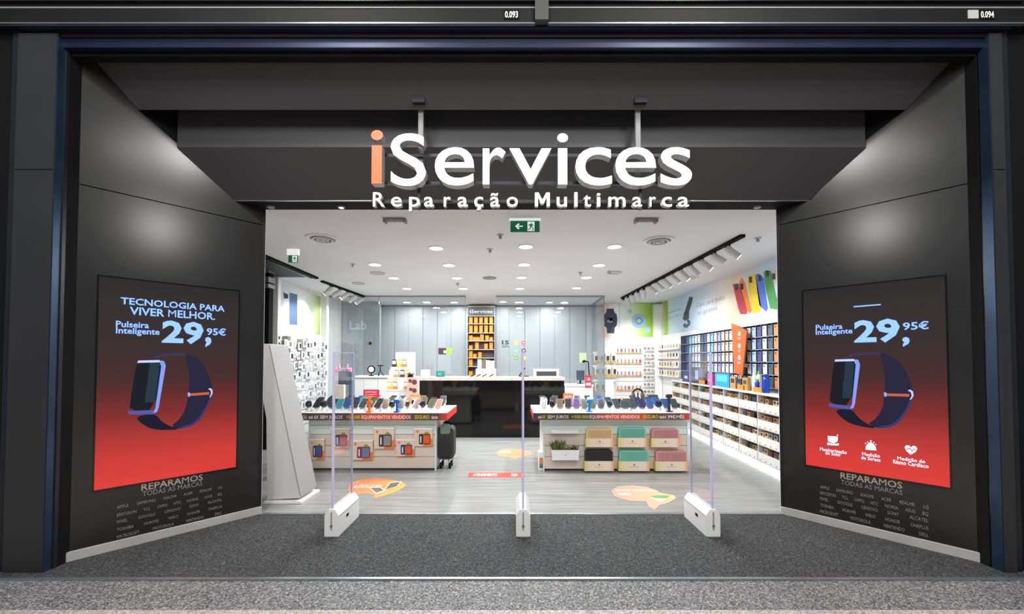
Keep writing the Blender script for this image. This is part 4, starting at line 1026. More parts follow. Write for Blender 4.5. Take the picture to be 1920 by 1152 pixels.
# ================================================================== ISLANDS
def island(name, label, tx0, tx1, bx0, bx1, Ybody, Yfront, Yback, ytop, ybot, texts, side_trim):
    z1, z0 = at(700, ytop, Yfront).z, at(700, ybot, Yfront).z
    X0, X1 = at(tx0, 780, Yfront).x, at(tx1, 780, Yfront).x
    B0, B1 = at(bx0, 880, Ybody).x, at(bx1, 880, Ybody).x
    t = thing(name, label, 'counter', ((B0 + B1) / 2, Ybody, 0))
    part(t, 'carcass', MB().box(B0 + .012, B1 - .012, Ybody + .02, Yback - .1, .03, z0), white)
    part(t, 'plinth', MB().box(B0 + .04, B1 - .04, Ybody + .05, Yback - .14, 0, .03), cm((90, 80, 74)))
    zs = [.03] + [at(700, y, Ybody).z for y in (857, 836, 815, 798)] + [z0 - .012]
    slm = mat('slat_beige_cast', (214, 200, 190), .35, var=.02)  # warm cast of the light put into the lower slats' colour
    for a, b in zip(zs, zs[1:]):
        part(t, 'slat', MB().box(B0 + .02, B1 - .02, Ybody, Ybody + .02, a + .003, b - .004), slm if b < .6 else mat('slat_mint_cast', (212, 226, 218), .3), .003)  # top slat carries a mint reflection painted into its colour
    for x in (B0, B1 - .02):
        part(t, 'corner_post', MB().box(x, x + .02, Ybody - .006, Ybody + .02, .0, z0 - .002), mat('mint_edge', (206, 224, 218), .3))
    part(t, 'side_panel', MB().box(B0, B0 + .012, Ybody + .02, Yback - .1, .03, z0 - .002), white)
    part(t, 'side_panel', MB().box(B1 - .012, B1, Ybody + .02, Yback - .1, .03, z0 - .002), white)
    top = part(t, 'tabletop', MB().box(X0 + .004, X1 - .004, Yfront + .004, Yback, z0, z1 - .01), white)
    part(t, 'acrylic_top', MB().box(X0, X1, Yfront, Yback, z1 - .01, z1), white, .004)
    stops = [(0, (70, 58, 54)), (.36, (84, 64, 58)), (.43, (150, 64, 46)), (.5, (206, 72, 44)), (.7, (206, 72, 44)), (.76, (100, 62, 54)), (.94, (96, 60, 54)), (1, (214, 66, 48))]
    bd = part(t, 'edge_band', MB().box(X0, X1, Yfront - .002, Yfront + .003, z0 + .002, z1 - .012), ramp_mat('band_' + name, 0, stops))
    part(t, 'edge_band', MB().box(X1 - .003, X1 + .002, Yfront, Yback, z0 + .002, z1 - .012), red)
    part(t, 'edge_band', MB().box(X0 - .002, X0 + .003, Yfront, Yback, z0 + .002, z1 - .012), red)
    hh = (z1 - z0) * .42
    for st, a, b, m in texts:
        xa, xb = X0 + (X1 - X0) * a, X0 + (X1 - X0) * b
        part(bd, 'lettering', MB().text(st, (xa, Yfront - .0035, z0 + (z1 - z0) * .22), X3, Z3, h=hh, w=xb - xa, bold=.012), m)
    return t, X0, X1, B0, B1, z1
wtx, gtx = cm((240, 232, 226)), cm((200, 206, 60))
YI = gnd(700, 883).y; YF = YI - .14
texts_r = [('até', .03, .05, wtx), ('6X', .053, .078, gtx), ('SEM JUROS', .09, .225, wtx), ('+500.000', .245, .355, gtx), ('EQUIPAMENTOS VENDIDOS', .36, .68, wtx), ('SEGURO', .70, .80, gtx), ('desde', .807, .84, wtx), ('1,99€/MÊS', .845, .965, wtx)]
texts_l = [('REPARAÇÃO', .01, .09, wtx), ('até 6X', .1, .165, wtx), ('SEM JUROS', .175, .32, wtx), ('+500.000', .345, .435, gtx), ('EQUIPAMENTOS VENDIDOS', .445, .765, wtx), ('SEGURO', .79, .885, gtx), ('desde', .9, .94, wtx)]
il, LX0, LX1, LB0, LB1, LZ = island('display_island', 'white island counter hung with tablet cases near the totem', 550, 838, 578, 818, YI, YF, YF + .92, 774, 789, texts_l, 1)
ir, RX0, RX1, RB0, RB1, RZ = island('display_island', 'white island counter hung with coloured speakers and a planter', 1000, 1293, 1018, 1291, YI - .03, YF - .03, YF + .92, 774, 788, texts_r, 1)
YIR = YI - .03

# tablet cases hung on the left island
tabs = [((580, 608), (823, 862), (96, 58, 74), (60, 90, 160), 'plum and blue'), ((621, 655), (803, 841), (80, 64, 92), (196, 84, 120), 'pink and violet'),
        ((660, 699), (826, 863), (128, 40, 84), (108, 124, 158), 'magenta-edged'), ((701, 739), (802, 842), (66, 52, 46), (140, 140, 150), 'brown-edged grey'),
        ((743, 777), (824, 856), (34, 54, 120), (214, 84, 40), 'navy and orange'), ((777, 811), (803, 837), (52, 44, 44), (226, 92, 40), 'black and orange')]
for k, ((x0, x1), (y0, y1), c1, c2, nm) in enumerate(tabs):
    Yp = YI - .035
    a, b = at(x0, y1, Yp), at(x1, y0, Yp); w_, h_ = b.x - a.x, b.z - a.z
    t = thing('tablet_case_pack', '%s tablet case in a beige pack on the island slat front' % nm, 'package', ((a.x + b.x) / 2, Yp, a.z), 0, 'tablet case packs on the island front')
    part(t, 'card', MB().box(a.x, b.x, Yp, Yp + .02, a.z, b.z - .01), beige)
    part(t, 'header', MB().box(a.x - .004, b.x + .004, Yp - .008, Yp + .034, b.z - .02, b.z), white)
    part(t, 'orange_corner', MB().flat([(a.x + w_ * .45, Yp - .001, a.z + .001), (b.x, Yp - .001, a.z + .001), (b.x, Yp - .001, a.z + h_ * .45), (a.x + w_ * .85, Yp - .001, a.z + h_ * .35)]), orange)
    q = part(t, 'case', MB().rbox((a.x + w_ * .26, Yp, a.z + h_ * .12), X3, Z3, -Y3, w_ * .62, h_ * .55, .012, .012, 3), cm(c1))
    part(q, 'screen', MB().box(a.x + w_ * .5, a.x + w_ * .85, Yp - .0135, Yp - .012, a.z + h_ * .16, a.z + h_ * .62), cm(c2))
    part(q, 'band', MB().box(a.x + w_ * .33, a.x + w_ * .39, Yp - .0135, Yp - .012, a.z + h_ * .2, a.z + h_ * .55), white)
    part(t, 'emblem', MB().cyl((a.x + w_ * .16, Yp - .002, b.z - h_ * .2), (a.x + w_ * .16, Yp, b.z - h_ * .2), w_ * .07, seg=12), orange)
    part(t, 'tab', MB().cyl((a.x + w_ * .68, Yp - .003, a.z + h_ * .68), (a.x + w_ * .68, Yp, a.z + h_ * .68), w_ * .12, seg=12), cm((150, 160, 40)))
# speakers in sleeves on the right island
spk = [((1098, 1151), (805, 839), (224, 192, 138), 'mustard ribbed speaker above the black one'), ((1159, 1213), (803, 839), (116, 192, 170), 'upper mint green ribbed speaker'), ((1221, 1275), (805, 839), (210, 148, 148), 'upper pink ribbed speaker'),
       ((1096, 1151), (845, 884), (38, 37, 38), 'black ribbed speaker'), ((1160, 1218), (846, 884), (120, 196, 174), 'lower mint green ribbed speaker'), ((1229, 1290), (847, 884), (208, 150, 150), 'lower pink ribbed speaker')]
slv = ramp_mat('sleeve_print', 0, [(0, (214, 206, 120)), (.18, (232, 216, 184)), (.85, (236, 218, 200)), (1, (236, 160, 100))], .5)
for (x0, x1), (y0, y1), c, nm in spk:
    Yp = YIR - .09
    a, b = at(x0, y1, Yp), at(x1, y0, Yp); w_, h_ = b.x - a.x, b.z - a.z; a.z = max(a.z, .012)
    t = thing('boxed_speaker', nm + ' in a beige sleeve hung on the island front', 'speaker', ((a.x + b.x) / 2, Yp, a.z), 0, 'boxed speakers on the island front')
    q = part(t, 'speaker', MB().rbox((a.x + .012, Yp + .004, a.z + h_ * .4), X3, Z3, Y3, w_ - .024, h_ * .6, .075, .035, 5), cm(c, .6))
    n = 22; rb = MB()
    for i in range(n):
        x = a.x + .04 + (w_ - .08) * i / (n - 1)
        rb.box(x - .003, x + .003, Yp - .001, Yp + .004, a.z + h_ * .5, b.z - .014)
    part(q, 'rib', rb, cm(tuple(int(v * .82) for v in c), .6), kind='stuff')
    part(t, 'sleeve', MB().box(a.x, b.x, Yp, Yp + .085, a.z, a.z + h_ * .48), slv)
    part(t, 'emblem', MB().cyl((a.x + w_ / 2, Yp - .002, a.z + h_ * .31), (a.x + w_ / 2, Yp, a.z + h_ * .31), .012, seg=10), cm((200, 96, 60)))
    part(t, 'line_print', MB().box(a.x + w_ * .35, a.x + w_ * .65, Yp - .001, Yp, a.z + h_ * .2, a.z + h_ * .215), grey)
# shelf and planter
a, b = at(1033, 813, YIR - .08), at(1084, 807, YIR - .08)
solo('wall_shelf', MB().box(a.x, b.x, YIR - .1, YIR - .001, a.z, b.z), white, 'small white shelf on the island front above the planter', 'shelf', ((a.x + b.x) / 2, YIR, a.z), bevel=.003)
a, b = at(1034, 863, YIR - .08), at(1086, 844, YIR - .08)
t = thing('planter', 'white wall planter with a sparse green plant on the island front', 'planter', ((a.x + b.x) / 2, YIR - .05, a.z))
part(t, 'pot', MB().prism([(a.x + .01, 0), (b.x - .01, 0), (b.x, b.z - a.z), (a.x, b.z - a.z)], (0, YIR - .1, a.z), X3, Z3, Y3, .095), white, .004)
part(t, 'soil', MB().box(a.x + .01, b.x - .01, YIR - .09, YIR - .012, b.z - .012, b.z + .002), cm((92, 78, 60), .9))
part(t, 'emblem', MB().cyl(((a.x + b.x) / 2, YIR - .102, (a.z + b.z) / 2), ((a.x + b.x) / 2, YIR - .1, (a.z + b.z) / 2), .008, seg=8), grey)
fol = MB(); fm = [cm((86, 104, 52), .7), cm((120, 124, 70), .7), cm((58, 72, 40), .7)]
for k in range(90):
    cx = a.x + .02 + (b.x - a.x - .04) * (abs(random.gauss(0, .3)) if k < 62 else random.random()); cx = min(max(cx, a.x + .01), b.x - .01)
    tall = .15 if cx < (a.x + b.x) / 2 else .07
    o = Vec((cx, YIR - random.uniform(.03, .08), b.z)); hh = random.uniform(.3, 1) * tall
    tip = o + Vec((random.uniform(-.07, .07), random.uniform(-.03, .01), hh)); mid = (o + tip) / 2 + Vec((0, 0, .015)); wv = Vec((.008, .004, 0))
    fol.mt(random.randrange(3)).add([o - wv * .4, o + wv * .4, mid + wv, tip, mid - wv], [(0, 1, 2, 3, 4)])
part(t, 'foliage', fol, fm, kind='stuff')
# small leaflet stand at the island corner
a, b = at(1010, 886, YIR + .05), at(1019, 848, YIR + .05)
t = thing('leaflet_stand', 'small floor stand of orange and green leaflets at the island corner', 'stand', ((a.x + b.x) / 2, YIR + .05, 0))
part(t, 'holder', MB().box(a.x, b.x, YIR + .03, YIR + .2, 0, b.z), white, .004)
part(t, 'leaflet', MB().box(a.x + .01, b.x - .01, YIR + .022, YIR + .03, .04, b.z * .7), cm((220, 130, 80)))
part(t, 'leaflet', MB().box(a.x + .012, b.x - .012, YIR + .018, YIR + .022, .04, b.z * .35), cm((60, 120, 100)))

# suitcase standing at the left island's end
Yc = YI + .12
a, b = at(820, 878, Yc), at(852, 797, Yc)
t = thing('trolley_backpack', 'black wheeled backpack standing beside the tablet case island', 'bag', ((a.x + b.x) / 2, Yc, 0))
bkm = mat('bag_fabric', (46, 50, 50), .7, bump=.4, bscale=120)
w_ = b.x - a.x; z0 = .13; z1 = b.z - .02
part(t, 'body', MB().rbox((a.x, Yc - .05, z0), X3, Z3, Y3, w_, z1 - z0, .22, .07, 5), bkm, .015)
part(t, 'front_pocket', MB().rbox((a.x + .04, Yc - .085, z0 + .05), X3, Z3, Y3, w_ - .08, (z1 - z0) * .5, .036, .04, 4), mat('bag_fabric_dark', (32, 34, 34), .7, bump=.4, bscale=120), .01)
part(t, 'shine_panel', MB().rbox((a.x + .05, Yc - .07, z0 + .36), X3, Z3, Y3, w_ - .1, (z1 - z0) * .3, .02, .03, 4), cm((110, 134, 126), .35), .006)
part(t, 'handle', MB().tube([(a.x + .08, Yc + .05, z1 - .02), (a.x + .08, Yc + .05, z1 + .05), (a.x + .17, Yc + .05, z1 + .05), (a.x + .17, Yc + .05, z1 - .02)], .01), blackm)
for x in (a.x + .05, b.x - .06):
    part(t, 'wheel', MB().cyl((x - .014, Yc, .04), (x + .014, Yc, .04), .04, seg=16), blackm)
    part(t, 'wheel', MB().cyl((x - .014, Yc + .15, .04), (x + .014, Yc + .15, .04), .04, seg=16), blackm)
    part(t, 'wheel_fork', MB().tube([(x - .01, Yc, .05), (x - .03, Yc + .04, .14)], .009).tube([(x + .01, Yc + .15, .05), (x + .03, Yc + .1, .14)], .009), silver)

# demo devices on both islands
DC = {'slate': (66, 76, 84), 'black': (30, 30, 33), 'teal': (66, 160, 172), 'green': (74, 104, 84), 'blue': (52, 92, 160), 'navy': (40, 50, 90), 'brown': (128, 108, 84), 'olive': (104, 104, 84), 'silver': (168, 172, 176), 'violet': (124, 88, 150), 'rose': (206, 160, 140), 'charcoal': (52, 54, 58)}
stand_m = whitem; dproto = {}
def dev_proto(kind, cn):
    o = thing(kind, 'x', {'demo_phone': 'phone', 'demo_watch': 'smartwatch', 'demo_tablet': 'tablet'}[kind], (0, 0, 0), 0, 'demo devices on the islands'); c = cm(DC[cn], .25)
    o.scale = (1.15, 1.15, 1.15)
    part(o, 'stand', MB().prism([(-.035, 0), (.05, 0), (.05, .055), (-.035, .016)], (-.03, 0, 0), Y3, Z3, X3, .06), stand_m)
    u_ = Vec((0, cos(.62), sin(.62))); n_ = Vec((0, -sin(.62), cos(.62)))
    if kind == 'demo_watch':
        q = Vec((0, 0, .085)); part(o, 'strap', MB().ring(q - X3 * .016, X3, .036, .043, .032, 16), c)
        part(o, 'face', MB().rbox(q + Vec((-.022, -.05, -.02)), X3, Vec((0, .35, .94)), Vec((0, -.94, .35)), .044, .05, .01, .01, 3), blackg)
        part(o, 'post', MB().cyl((0, 0, .02), (0, 0, .05), .02, seg=10), stand_m)
    else:
        w_, h_ = (.076, .15) if kind == 'demo_phone' else (.115, .12)
        O = Vec((-w_ / 2, -.02, .045)); b = part(o, 'body', MB().rbox(O, X3, u_, n_, w_, h_, .01, .012, 3), c)
        part(b, 'screen', MB().rbox(O + X3 * .006 + u_ * .006 + n_ * .0102, X3, u_, n_, w_ - .012, h_ - .012, .001, .008, 2), cm(tuple(min(255, int(v * .7 + 6)) for v in DC[cn]), .15))
        part(o, 'tag', MB().box(-.02, .02, -.052, -.048, 0, .03), white)
    return o
def devices(X0, X1, zt_, Yf, where, seqs):
    for r, (yo, seq) in enumerate(seqs):
        n = len(seq)
        for k, (kd, cn) in enumerate(seq):
            kind = {'p': 'demo_phone', 'w': 'demo_watch', 't': 'demo_tablet'}[kd]
            x = X0 + .09 + (X1 - X0 - .18) * (k + .5) / n; y = Yf + yo; rz = random.uniform(-.18, .18)
            lab = '%s demo %s, %s row of the %s island, %s from the totem side' % (cn, kind[5:], ['front', 'second', 'back'][r], where, ORD[k])
            key = (kind, cn)
            if key in dproto: dup(dproto[key], (x, y, zt_ + .001), rz, lab)
            else:
                o = dev_proto(kind, cn); o.location = (x, y, zt_ + .001); o.rotation_euler = (0, 0, rz); o['label'] = lab; dproto[key] = o
P_ = lambda s: [({'p': 'p', 'w': 'w', 't': 't'}[q[0]], q[1:]) for q in s.split()]
devices(LX0, LX1, LZ, YF, 'tablet case', [(.13, P_('wblack pcharcoal wslate pslate pteal pblue pcharcoal pslate pgreen pcharcoal pbrown wblack polive wbrown pbrown wblack polive prose')),
    (.40, P_('pcharcoal pslate wblack pslate pcharcoal pteal pslate wblack pgreen pslate pbrown wslate polive pcharcoal pslate')), (.7, P_('pslate wblack pcharcoal pblue pslate wsilver pcharcoal pslate pgreen pbrown wblack pslate'))])
devices(RX0, RX1, RZ, YF - .03, 'speaker', [(.13, P_('psilver wblack pbrown pcharcoal pviolet polive pgreen pcharcoal wslate pslate tslate pslate pnavy pblue wnavy pblue pslate')),
    (.40, P_('pslate pcharcoal wbrown pviolet pcharcoal pgreen pblue pslate wblack tslate pnavy pslate pblue wblack')), (.7, P_('pcharcoal pslate wsilver pslate pcharcoal pblue pnavy wblack pslate tcharcoal pblue'))])

# cards and stands on the islands
def card(px0, px1, y0, y1, Y, zt_, m, label, lines=(), m2=None):
    a, b = at(px0, y1, Y), at(px1, y0, Y); a.z = max(a.z, zt_ + .03)
    t = thing('counter_sign', label, 'sign', ((a.x + b.x) / 2, Y, zt_))
    part(t, 'panel', MB().box(a.x, b.x, Y, Y + .008, a.z, b.z), m)
    part(t, 'foot', MB().box((a.x + b.x) / 2 - .03, (a.x + b.x) / 2 + .03, Y - .02, Y + .05, zt_ + .001, zt_ + .012), white)
    part(t, 'post', MB().box((a.x + b.x) / 2 - .008, (a.x + b.x) / 2 + .008, Y + .008, Y + .016, zt_ + .012, (a.z + b.z) / 2), white)
    if m2: part(t, 'lower_print', MB().flat([(a.x, Y - .001, a.z), (b.x, Y - .001, a.z), (b.x, Y - .001, a.z + (b.z - a.z) * .3), ((a.x + b.x) / 2, Y - .001, a.z + (b.z - a.z) * .5), (a.x, Y - .001, a.z + (b.z - a.z) * .45)]), m2)
    for i, (st, fy, fh) in enumerate(lines):
        part(t, 'lettering', MB().text(st, ((a.x + b.x) / 2, Y - .0025, a.z + (b.z - a.z) * fy), X3, Z3, h=(b.z - a.z) * fh, w=(b.x - a.x) * .74, align='C', bold=.01), white)
card(681, 711, 731, 752, YF + .55, LZ, cm((222, 22, 82)), 'pink and orange card standing among the demo phones', (('ILIMITADA', .72, .14), ('proteção', .55, .1)), orange)
card(768, 788, 740, 756, YF + .54, LZ, cm((246, 160, 90)), 'small pale orange card among the demo watches', (('30%', .4, .3),))
card(1056, 1075, 738, 752, YF + .54, RZ, cm((240, 116, 50)), 'small deep orange card on the speaker island', (('30%', .4, .3),))
card(1097, 1109, 704, 728, YF + .85, RZ, cm((206, 52, 80)), 'red card with white shapes behind the speaker island', (('2', .6, .2), ('1', .2, .2)))
def strip(px, y0, y1, Y, zt_, c, label):
    a, b = at(px - 5, y1, Y), at(px + 5, y0, Y)
    t = thing('cable_holder', label, 'holder', ((a.x + b.x) / 2, Y, zt_))
    part(t, 'post', MB().box(a.x + .02, b.x - .02, Y, Y + .03, zt_ + .001, b.z), cm(c), .004)
    part(t, 'head', MB().rbox((a.x, Y - .01, b.z - .05), X3, Z3, Y3, b.x - a.x, .05, .05, .015, 3), cm(c))
    part(t, 'foot', MB().box(a.x, b.x, Y - .03, Y + .05, zt_ + .001, zt_ + .014), cm(c))
strip(744, 750, 772, YF + .028, LZ, (44, 96, 200), 'blue phone holder at the front edge of the island')
strip(692, 752, 774, YF + .028, LZ, (236, 110, 50), 'orange phone holder at the front edge of the island')
strip(1105, 750, 772, YF + .028, RZ, (40, 140, 200), 'blue phone holder at the front edge of the speaker island')
strip(1255, 740, 770, YF + .028, RZ, (36, 44, 66), 'tall dark navy stand near the end of the speaker island')

def slab(name, px0, px1, y0, Y, zt_, d, m, label, cat):
    a, b = at(px0, y0, Y), at(px1, y0, Y)
    t = thing(name, label, cat, ((a.x + b.x) / 2, Y, zt_))
    part(t, 'body', MB().box(a.x, b.x, Y, Y + d, zt_ + .001, a.z), m, .004)
    part(t, 'base', MB().box(a.x - .01, b.x + .01, Y - .01, Y + d + .01, zt_ + .0005, zt_ + .012), white)
    return t, a, b
slab('display_plinth', 1137, 1151, 714, YF + .525, RZ, .06, whitem, 'tall slim white plinth standing among the demo phones of the speaker island', 'plinth')
slab('box', 1156, 1178, 745, YF + .525, RZ, .06, cm((240, 200, 176)), 'peach carton at the back of the speaker island', 'box')
t, a, b = slab('screen_box', 1216, 1234, 741, YF + .525, RZ, .06, cm((58, 70, 72)), 'dark green-grey screen box at the back of the speaker island', 'box')
slab('display_plinth', 629, 645, 722, YF + .525, LZ, .06, cm((226, 218, 200)), 'cream plinth in front of the dark grey screen box', 'plinth')
a = at(1196, 745, YF + .56)
t = thing('headphones', 'black headphones on a stand at the back of the speaker island', 'headphones', (a.x, YF + .56, RZ))
part(t, 'foot', MB().cyl((a.x, YF + .56, RZ + .001), (a.x, YF + .56, RZ + .012), .045, seg=12), blackm)
part(t, 'post', MB().cyl((a.x, YF + .56, RZ + .012), (a.x, YF + .56, RZ + .22), .01, seg=8), blackm)
part(t, 'headband', MB().tube([(a.x + .075 * cos(pi * i / 8), YF + .56, RZ + .2 + .075 * sin(pi * i / 8)) for i in range(9)], .012, 6), blackm)
for sx in (-1, 1): part(t, 'ear_cup', MB().cyl((a.x + sx * .05, YF + .56, RZ + .18), (a.x + sx * .085, YF + .56, RZ + .18), .04, seg=12), cm((96, 62, 46)))

# white display tower of packs behind the left island
Yd = 7.05
ta, tb = at(723, 745, Yd), at(766, 660, Yd)
t = thing('display_tower', 'white stepped display tower with yellow and orange packs behind the tablet case island', 'display stand', ((ta.x + tb.x) / 2, Yd, 0))
steps = [(ta.x, tb.x, .0, 1.02), (ta.x, tb.x, 1.02, 1.22), (ta.x + .02, tb.x, 1.22, 1.40), (ta.x + .08, tb.x, 1.40, tb.z)]
for k, (x0, x1, z0, z1) in enumerate(steps):
    part(t, 'tier', MB().box(x0, x1, Yd + .10 * k, Yd + .5, z0, z1 - .002), white)
    part(t, 'lip', MB().box(x0, x1, Yd + .10 * k - .004, Yd + .10 * k, z1 - .03, z1), whitem)
packc = [(246, 190, 50), (240, 130, 50), (236, 236, 232), (200, 150, 90), (60, 56, 60)]
n_ = 0
for k, (x0, x1, z0, z1) in enumerate(steps[:3]):
    for j in range(4):
        x = x0 + .05 + (x1 - x0 - .1) * j / 3; y = Yd + .10 * k + .05; c = packc[(k * 2 + j) % 5]
        mb = MB().box(x - .035, x + .035, y - .012, y + .012, z1, z1 + .13); mb.mt(1).box(x - .03, x + .03, y - .0135, y - .012, z1 + .05, z1 + .11)
        solo('product_box', mb, [cm(c), cm((246, 244, 240))], '%s pack on tier %s of the display tower, %s along' % (['yellow', 'orange', 'white', 'tan', 'black'][(k * 2 + j) % 5], ['one', 'two', 'three'][k], ORD[j]), 'package', (x, y, z1), 0, 'packs on the display tower')
# pink carton display beside the tower
a, b = at(763, 748, 6.9), at(783, 708, 6.9)
t = thing('carton_display', 'tall pink carton printed with dark gadgets beside the display tower', 'carton', ((a.x + b.x) / 2, 6.9, 0))
part(t, 'carton', MB().box(a.x, b.x, 6.9, 7.04, 0, b.z), cm((226, 178, 168)))
for fx, fz, r in ((.3, .06, .03), (.7, .08, .045), (.35, .2, .03), (.7, .22, .04), (.5, .32, .03)):
    part(t, 'printed_gadget', MB().cyl((a.x + (b.x - a.x) * fx, 6.898, b.z - fz), (a.x + (b.x - a.x) * fx, 6.9, b.z - fz), r, seg=10), cm((96, 62, 56)))
a = at(771, 703, 7.02)
t = thing('game_controller_stack', 'dark plant-like gadget bundle on top of the pink carton', 'gadget', (a.x, 6.97, b.z))
part(t, 'base', MB().cyl((a.x, 6.97, b.z + .001), (a.x, 6.97, b.z + .03), .05, seg=12), blackm)
for k in range(7):
    an = k * .9; part(t, 'blade', MB().cyl((a.x, 6.97, b.z + .03), (a.x + .07 * cos(an), 6.97 + .05 * sin(an), b.z + .06 + .01 * (k % 3)), .018, .008, seg=7), cm((58, 56, 54)))

# white cabinet, ring lamp and tripod behind the left island
t = thing('cabinet', 'white counter cabinet in front of the lab between the pegboard and the display tower', 'cabinet', (-2.75, 8.3, 0))
cz = at(690, 706, 8.2).z
ca, cb_ = at(655, 710, 8.2).x, at(735, 710, 8.2).x
part(t, 'carcass', MB().box(ca, cb_, 8.22, 8.8, .02, cz - .03), white)
part(t, 'worktop', MB().box(ca - .02, cb_ + .02, 8.18, 8.82, cz - .03, cz), white, .004)
for k in range(3):
    x0 = ca + (cb_ - ca) * k / 3
    d_ = part(t, 'door', MB().box(x0 + .004, x0 + (cb_ - ca) / 3 - .004, 8.2, 8.22, .08, cz - .05), white, .003)
    part(d_, 'handle', MB().box(x0 + .05, x0 + .06, 8.185, 8.2, cz * .55, cz * .7), silver)
p = at(696, 693, 8.35)
t = thing('ring_lamp', 'black round ring lamp with a white middle on the white cabinet', 'lamp', (p.x, 8.35, cz))
part(t, 'ring', MB().ring((p.x, 8.35, p.z), Y3, .055, .078, .02, 20), blackm)
part(t, 'reflector', MB().cyl((p.x, 8.352, p.z), (p.x, 8.36, p.z), .055, seg=16), exitw)
part(t, 'post', MB().cyl((p.x, 8.36, cz + .001), (p.x, 8.36, p.z - .07), .012, seg=8), blackm)
part(t, 'base', MB().cyl((p.x, 8.36, cz + .001), (p.x, 8.36, cz + .015), .05, seg=14), blackm)
p = at(713, 698, 8.3)
t = thing('phone_tripod', 'black phone tripod with spread arms on the white cabinet', 'tripod', (p.x, 8.3, cz))
for k in range(3):
    an = k * 2.09 + .4; part(t, 'leg', MB().cyl((p.x, 8.3, cz + .12), (p.x + .07 * cos(an), 8.3 + .07 * sin(an), cz + .004), .008, seg=6), blackm)
part(t, 'column', MB().cyl((p.x, 8.3, cz + .11), (p.x, 8.3, cz + .2), .012, seg=8), blackm)
part(t, 'clamp', MB().box(p.x - .06, p.x + .06, 8.29, 8.31, cz + .2, cz + .22), blackm)
# pink headphones on a dark box on the left island (back)
p = at(643, 700, YF + .85)
t = thing('boxed_tablet', 'dark grey screen box standing at the back of the tablet case island', 'box', (p.x, YF + .85, LZ))
a, b = at(634, 722, YF + .85), at(654, 696, YF + .85)
part(t, 'stand', MB().cyl((p.x, YF + .86, LZ + .001), (p.x, YF + .86, a.z), .02, seg=8), greyl)
part(t, 'foot', MB().box(p.x - .06, p.x + .06, YF + .82, YF + .9, LZ + .001, LZ + .012), greyl)
part(t, 'panel', MB().box(a.x, b.x, YF + .85, YF + .88, a.z, b.z), cm((70, 84, 100)), .004)
part(t, 'screen', MB().box(a.x + .012, b.x - .012, YF + .847, YF + .85, a.z + .02, b.z - .015), cm((96, 110, 128), .2))
t = thing('headphones', 'pink headphones with ear shapes resting on the dark grey screen box', 'headphones', (p.x, YF + .865, b.z))
pk = cm((246, 160, 196), .4); b2 = b.z + .002
part(t, 'headband', MB().tube([(p.x - .09 , YF + .865, b2 + .02), (p.x - .05, YF + .865, b2 + .03), (p.x, YF + .865, b2 + .03), (p.x + .05, YF + .865, b2 + .03), (p.x + .09, YF + .865, b2 + .02)], .014), pk)
for s in (-1, 1):
    part(t, 'ear', MB().cyl((p.x + s * .06, YF + .865, b2 + .03), (p.x + s * .065, YF + .865, b2 + .11), .022, .004, seg=8), pk)
    part(t, 'ear_cup', MB().cyl((p.x + s * .085, YF + .865, b2 + .015), (p.x + s * .125, YF + .865, b2 + .015), .035, seg=12), pk)
a, b = at(654, 742, YF + .9), at(663, 690, YF + .9)
solo('box', MB().box(a.x, b.x, YF + .9, YF + .96, LZ + .001, b.z), cm((78, 110, 134)), 'narrow blue-grey upright box beside the dark grey screen box', 'box', ((a.x + b.x) / 2, YF + .93, LZ), bevel=.004)

# ================================================================== DARK SERVICE COUNTER
YK = gnd(900, 821).y
k0, k1 = at(760, 760, YK).x, at(1058, 760, YK).x
kz = at(900, 714, YK).z
t = thing('service_counter', 'long glossy black service counter with a pale stone top at the back', 'counter', ((k0 + k1) / 2, YK, 0))
part(t, 'front', MB().box(k0, k1, YK, YK + .04, .0, kz - .001), mat('black_glass', (9, 9, 9), .06, spec=.35))
part(t, 'carcass', MB().box(k0, k1, YK + .04, YK + .6, .0, kz - .001), blackm)
part(t, 'stone_top', MB().box(k0 - .01, k1 + .01, YK - .02, YK + .62, kz, kz + .065), mat('pale_stone', (186, 177, 166), .3, var=.12, vscale=14), .004)
KT = kz + .066
def kbox(name, px0, px1, y0, m, label, cat, d=.2, Yo=.15, bev=.006):
    a, b = at(px0, y0, YK + Yo), at(px1, y0, YK + Yo)
    t = thing(name, label, cat, ((a.x + b.x) / 2, YK + Yo, KT)); part(t, 'body', MB().box(a.x, b.x, YK + Yo, YK + Yo + d, KT, a.z), m, bev)
    return t, a, b
kbox('box', 789, 803, 694, white, 'white box on the service counter nearest the display tower', 'box')
t, a, b = kbox('box', 818, 831, 696, cm((24, 110, 104)), 'teal box on the service counter', 'box')
part(t, 'label_print', MB().box(a.x + .03, b.x - .03, YK + .148, YK + .15, KT + .03, a.z - .03), cm((60, 150, 140)))
t, a, b = kbox('printer', 1001, 1048, 692, cm((196, 200, 204)), 'pale grey printer at the glass end of the service counter', 'printer', .3)
part(t, 'dark_front', MB().box(a.x + .05, b.x - .05, YK + .146, YK + .15, KT + .02, a.z - .05), cm((52, 56, 62)))
part(t, 'lid', MB().box(a.x + .02, b.x - .02, YK + .16, YK + .42, a.z, a.z + .03), cm((120, 130, 140)))
for i, px in enumerate((886, 897, 908, 921)):
    a = at(px, 703, YK + .08)
    t = thing('eyeglass_stand', 'small dark gadget on the service counter below the orange shelves, %s from the display tower' % ORD[i], 'gadget', (a.x, YK + .08, KT), 0, 'dark gadgets on the service counter')
    part(t, 'foot', MB().box(a.x - .03, a.x + .03, YK + .05, YK + .11, KT, KT + .01), orangec)
    part(t, 'arm', MB().cyl((a.x - .04, YK + .08, KT + .012), (a.x + .05, YK + .08, KT + .055), .011, seg=8), blackm)
t = thing('leaflet_rack', 'white leaflet rack with four pale leaflets on the service counter', 'rack', (at(910, 690, YK + .3).x, YK + .3, KT))
a, b = at(892, 692, YK + .3), at(930, 692, YK + .3)
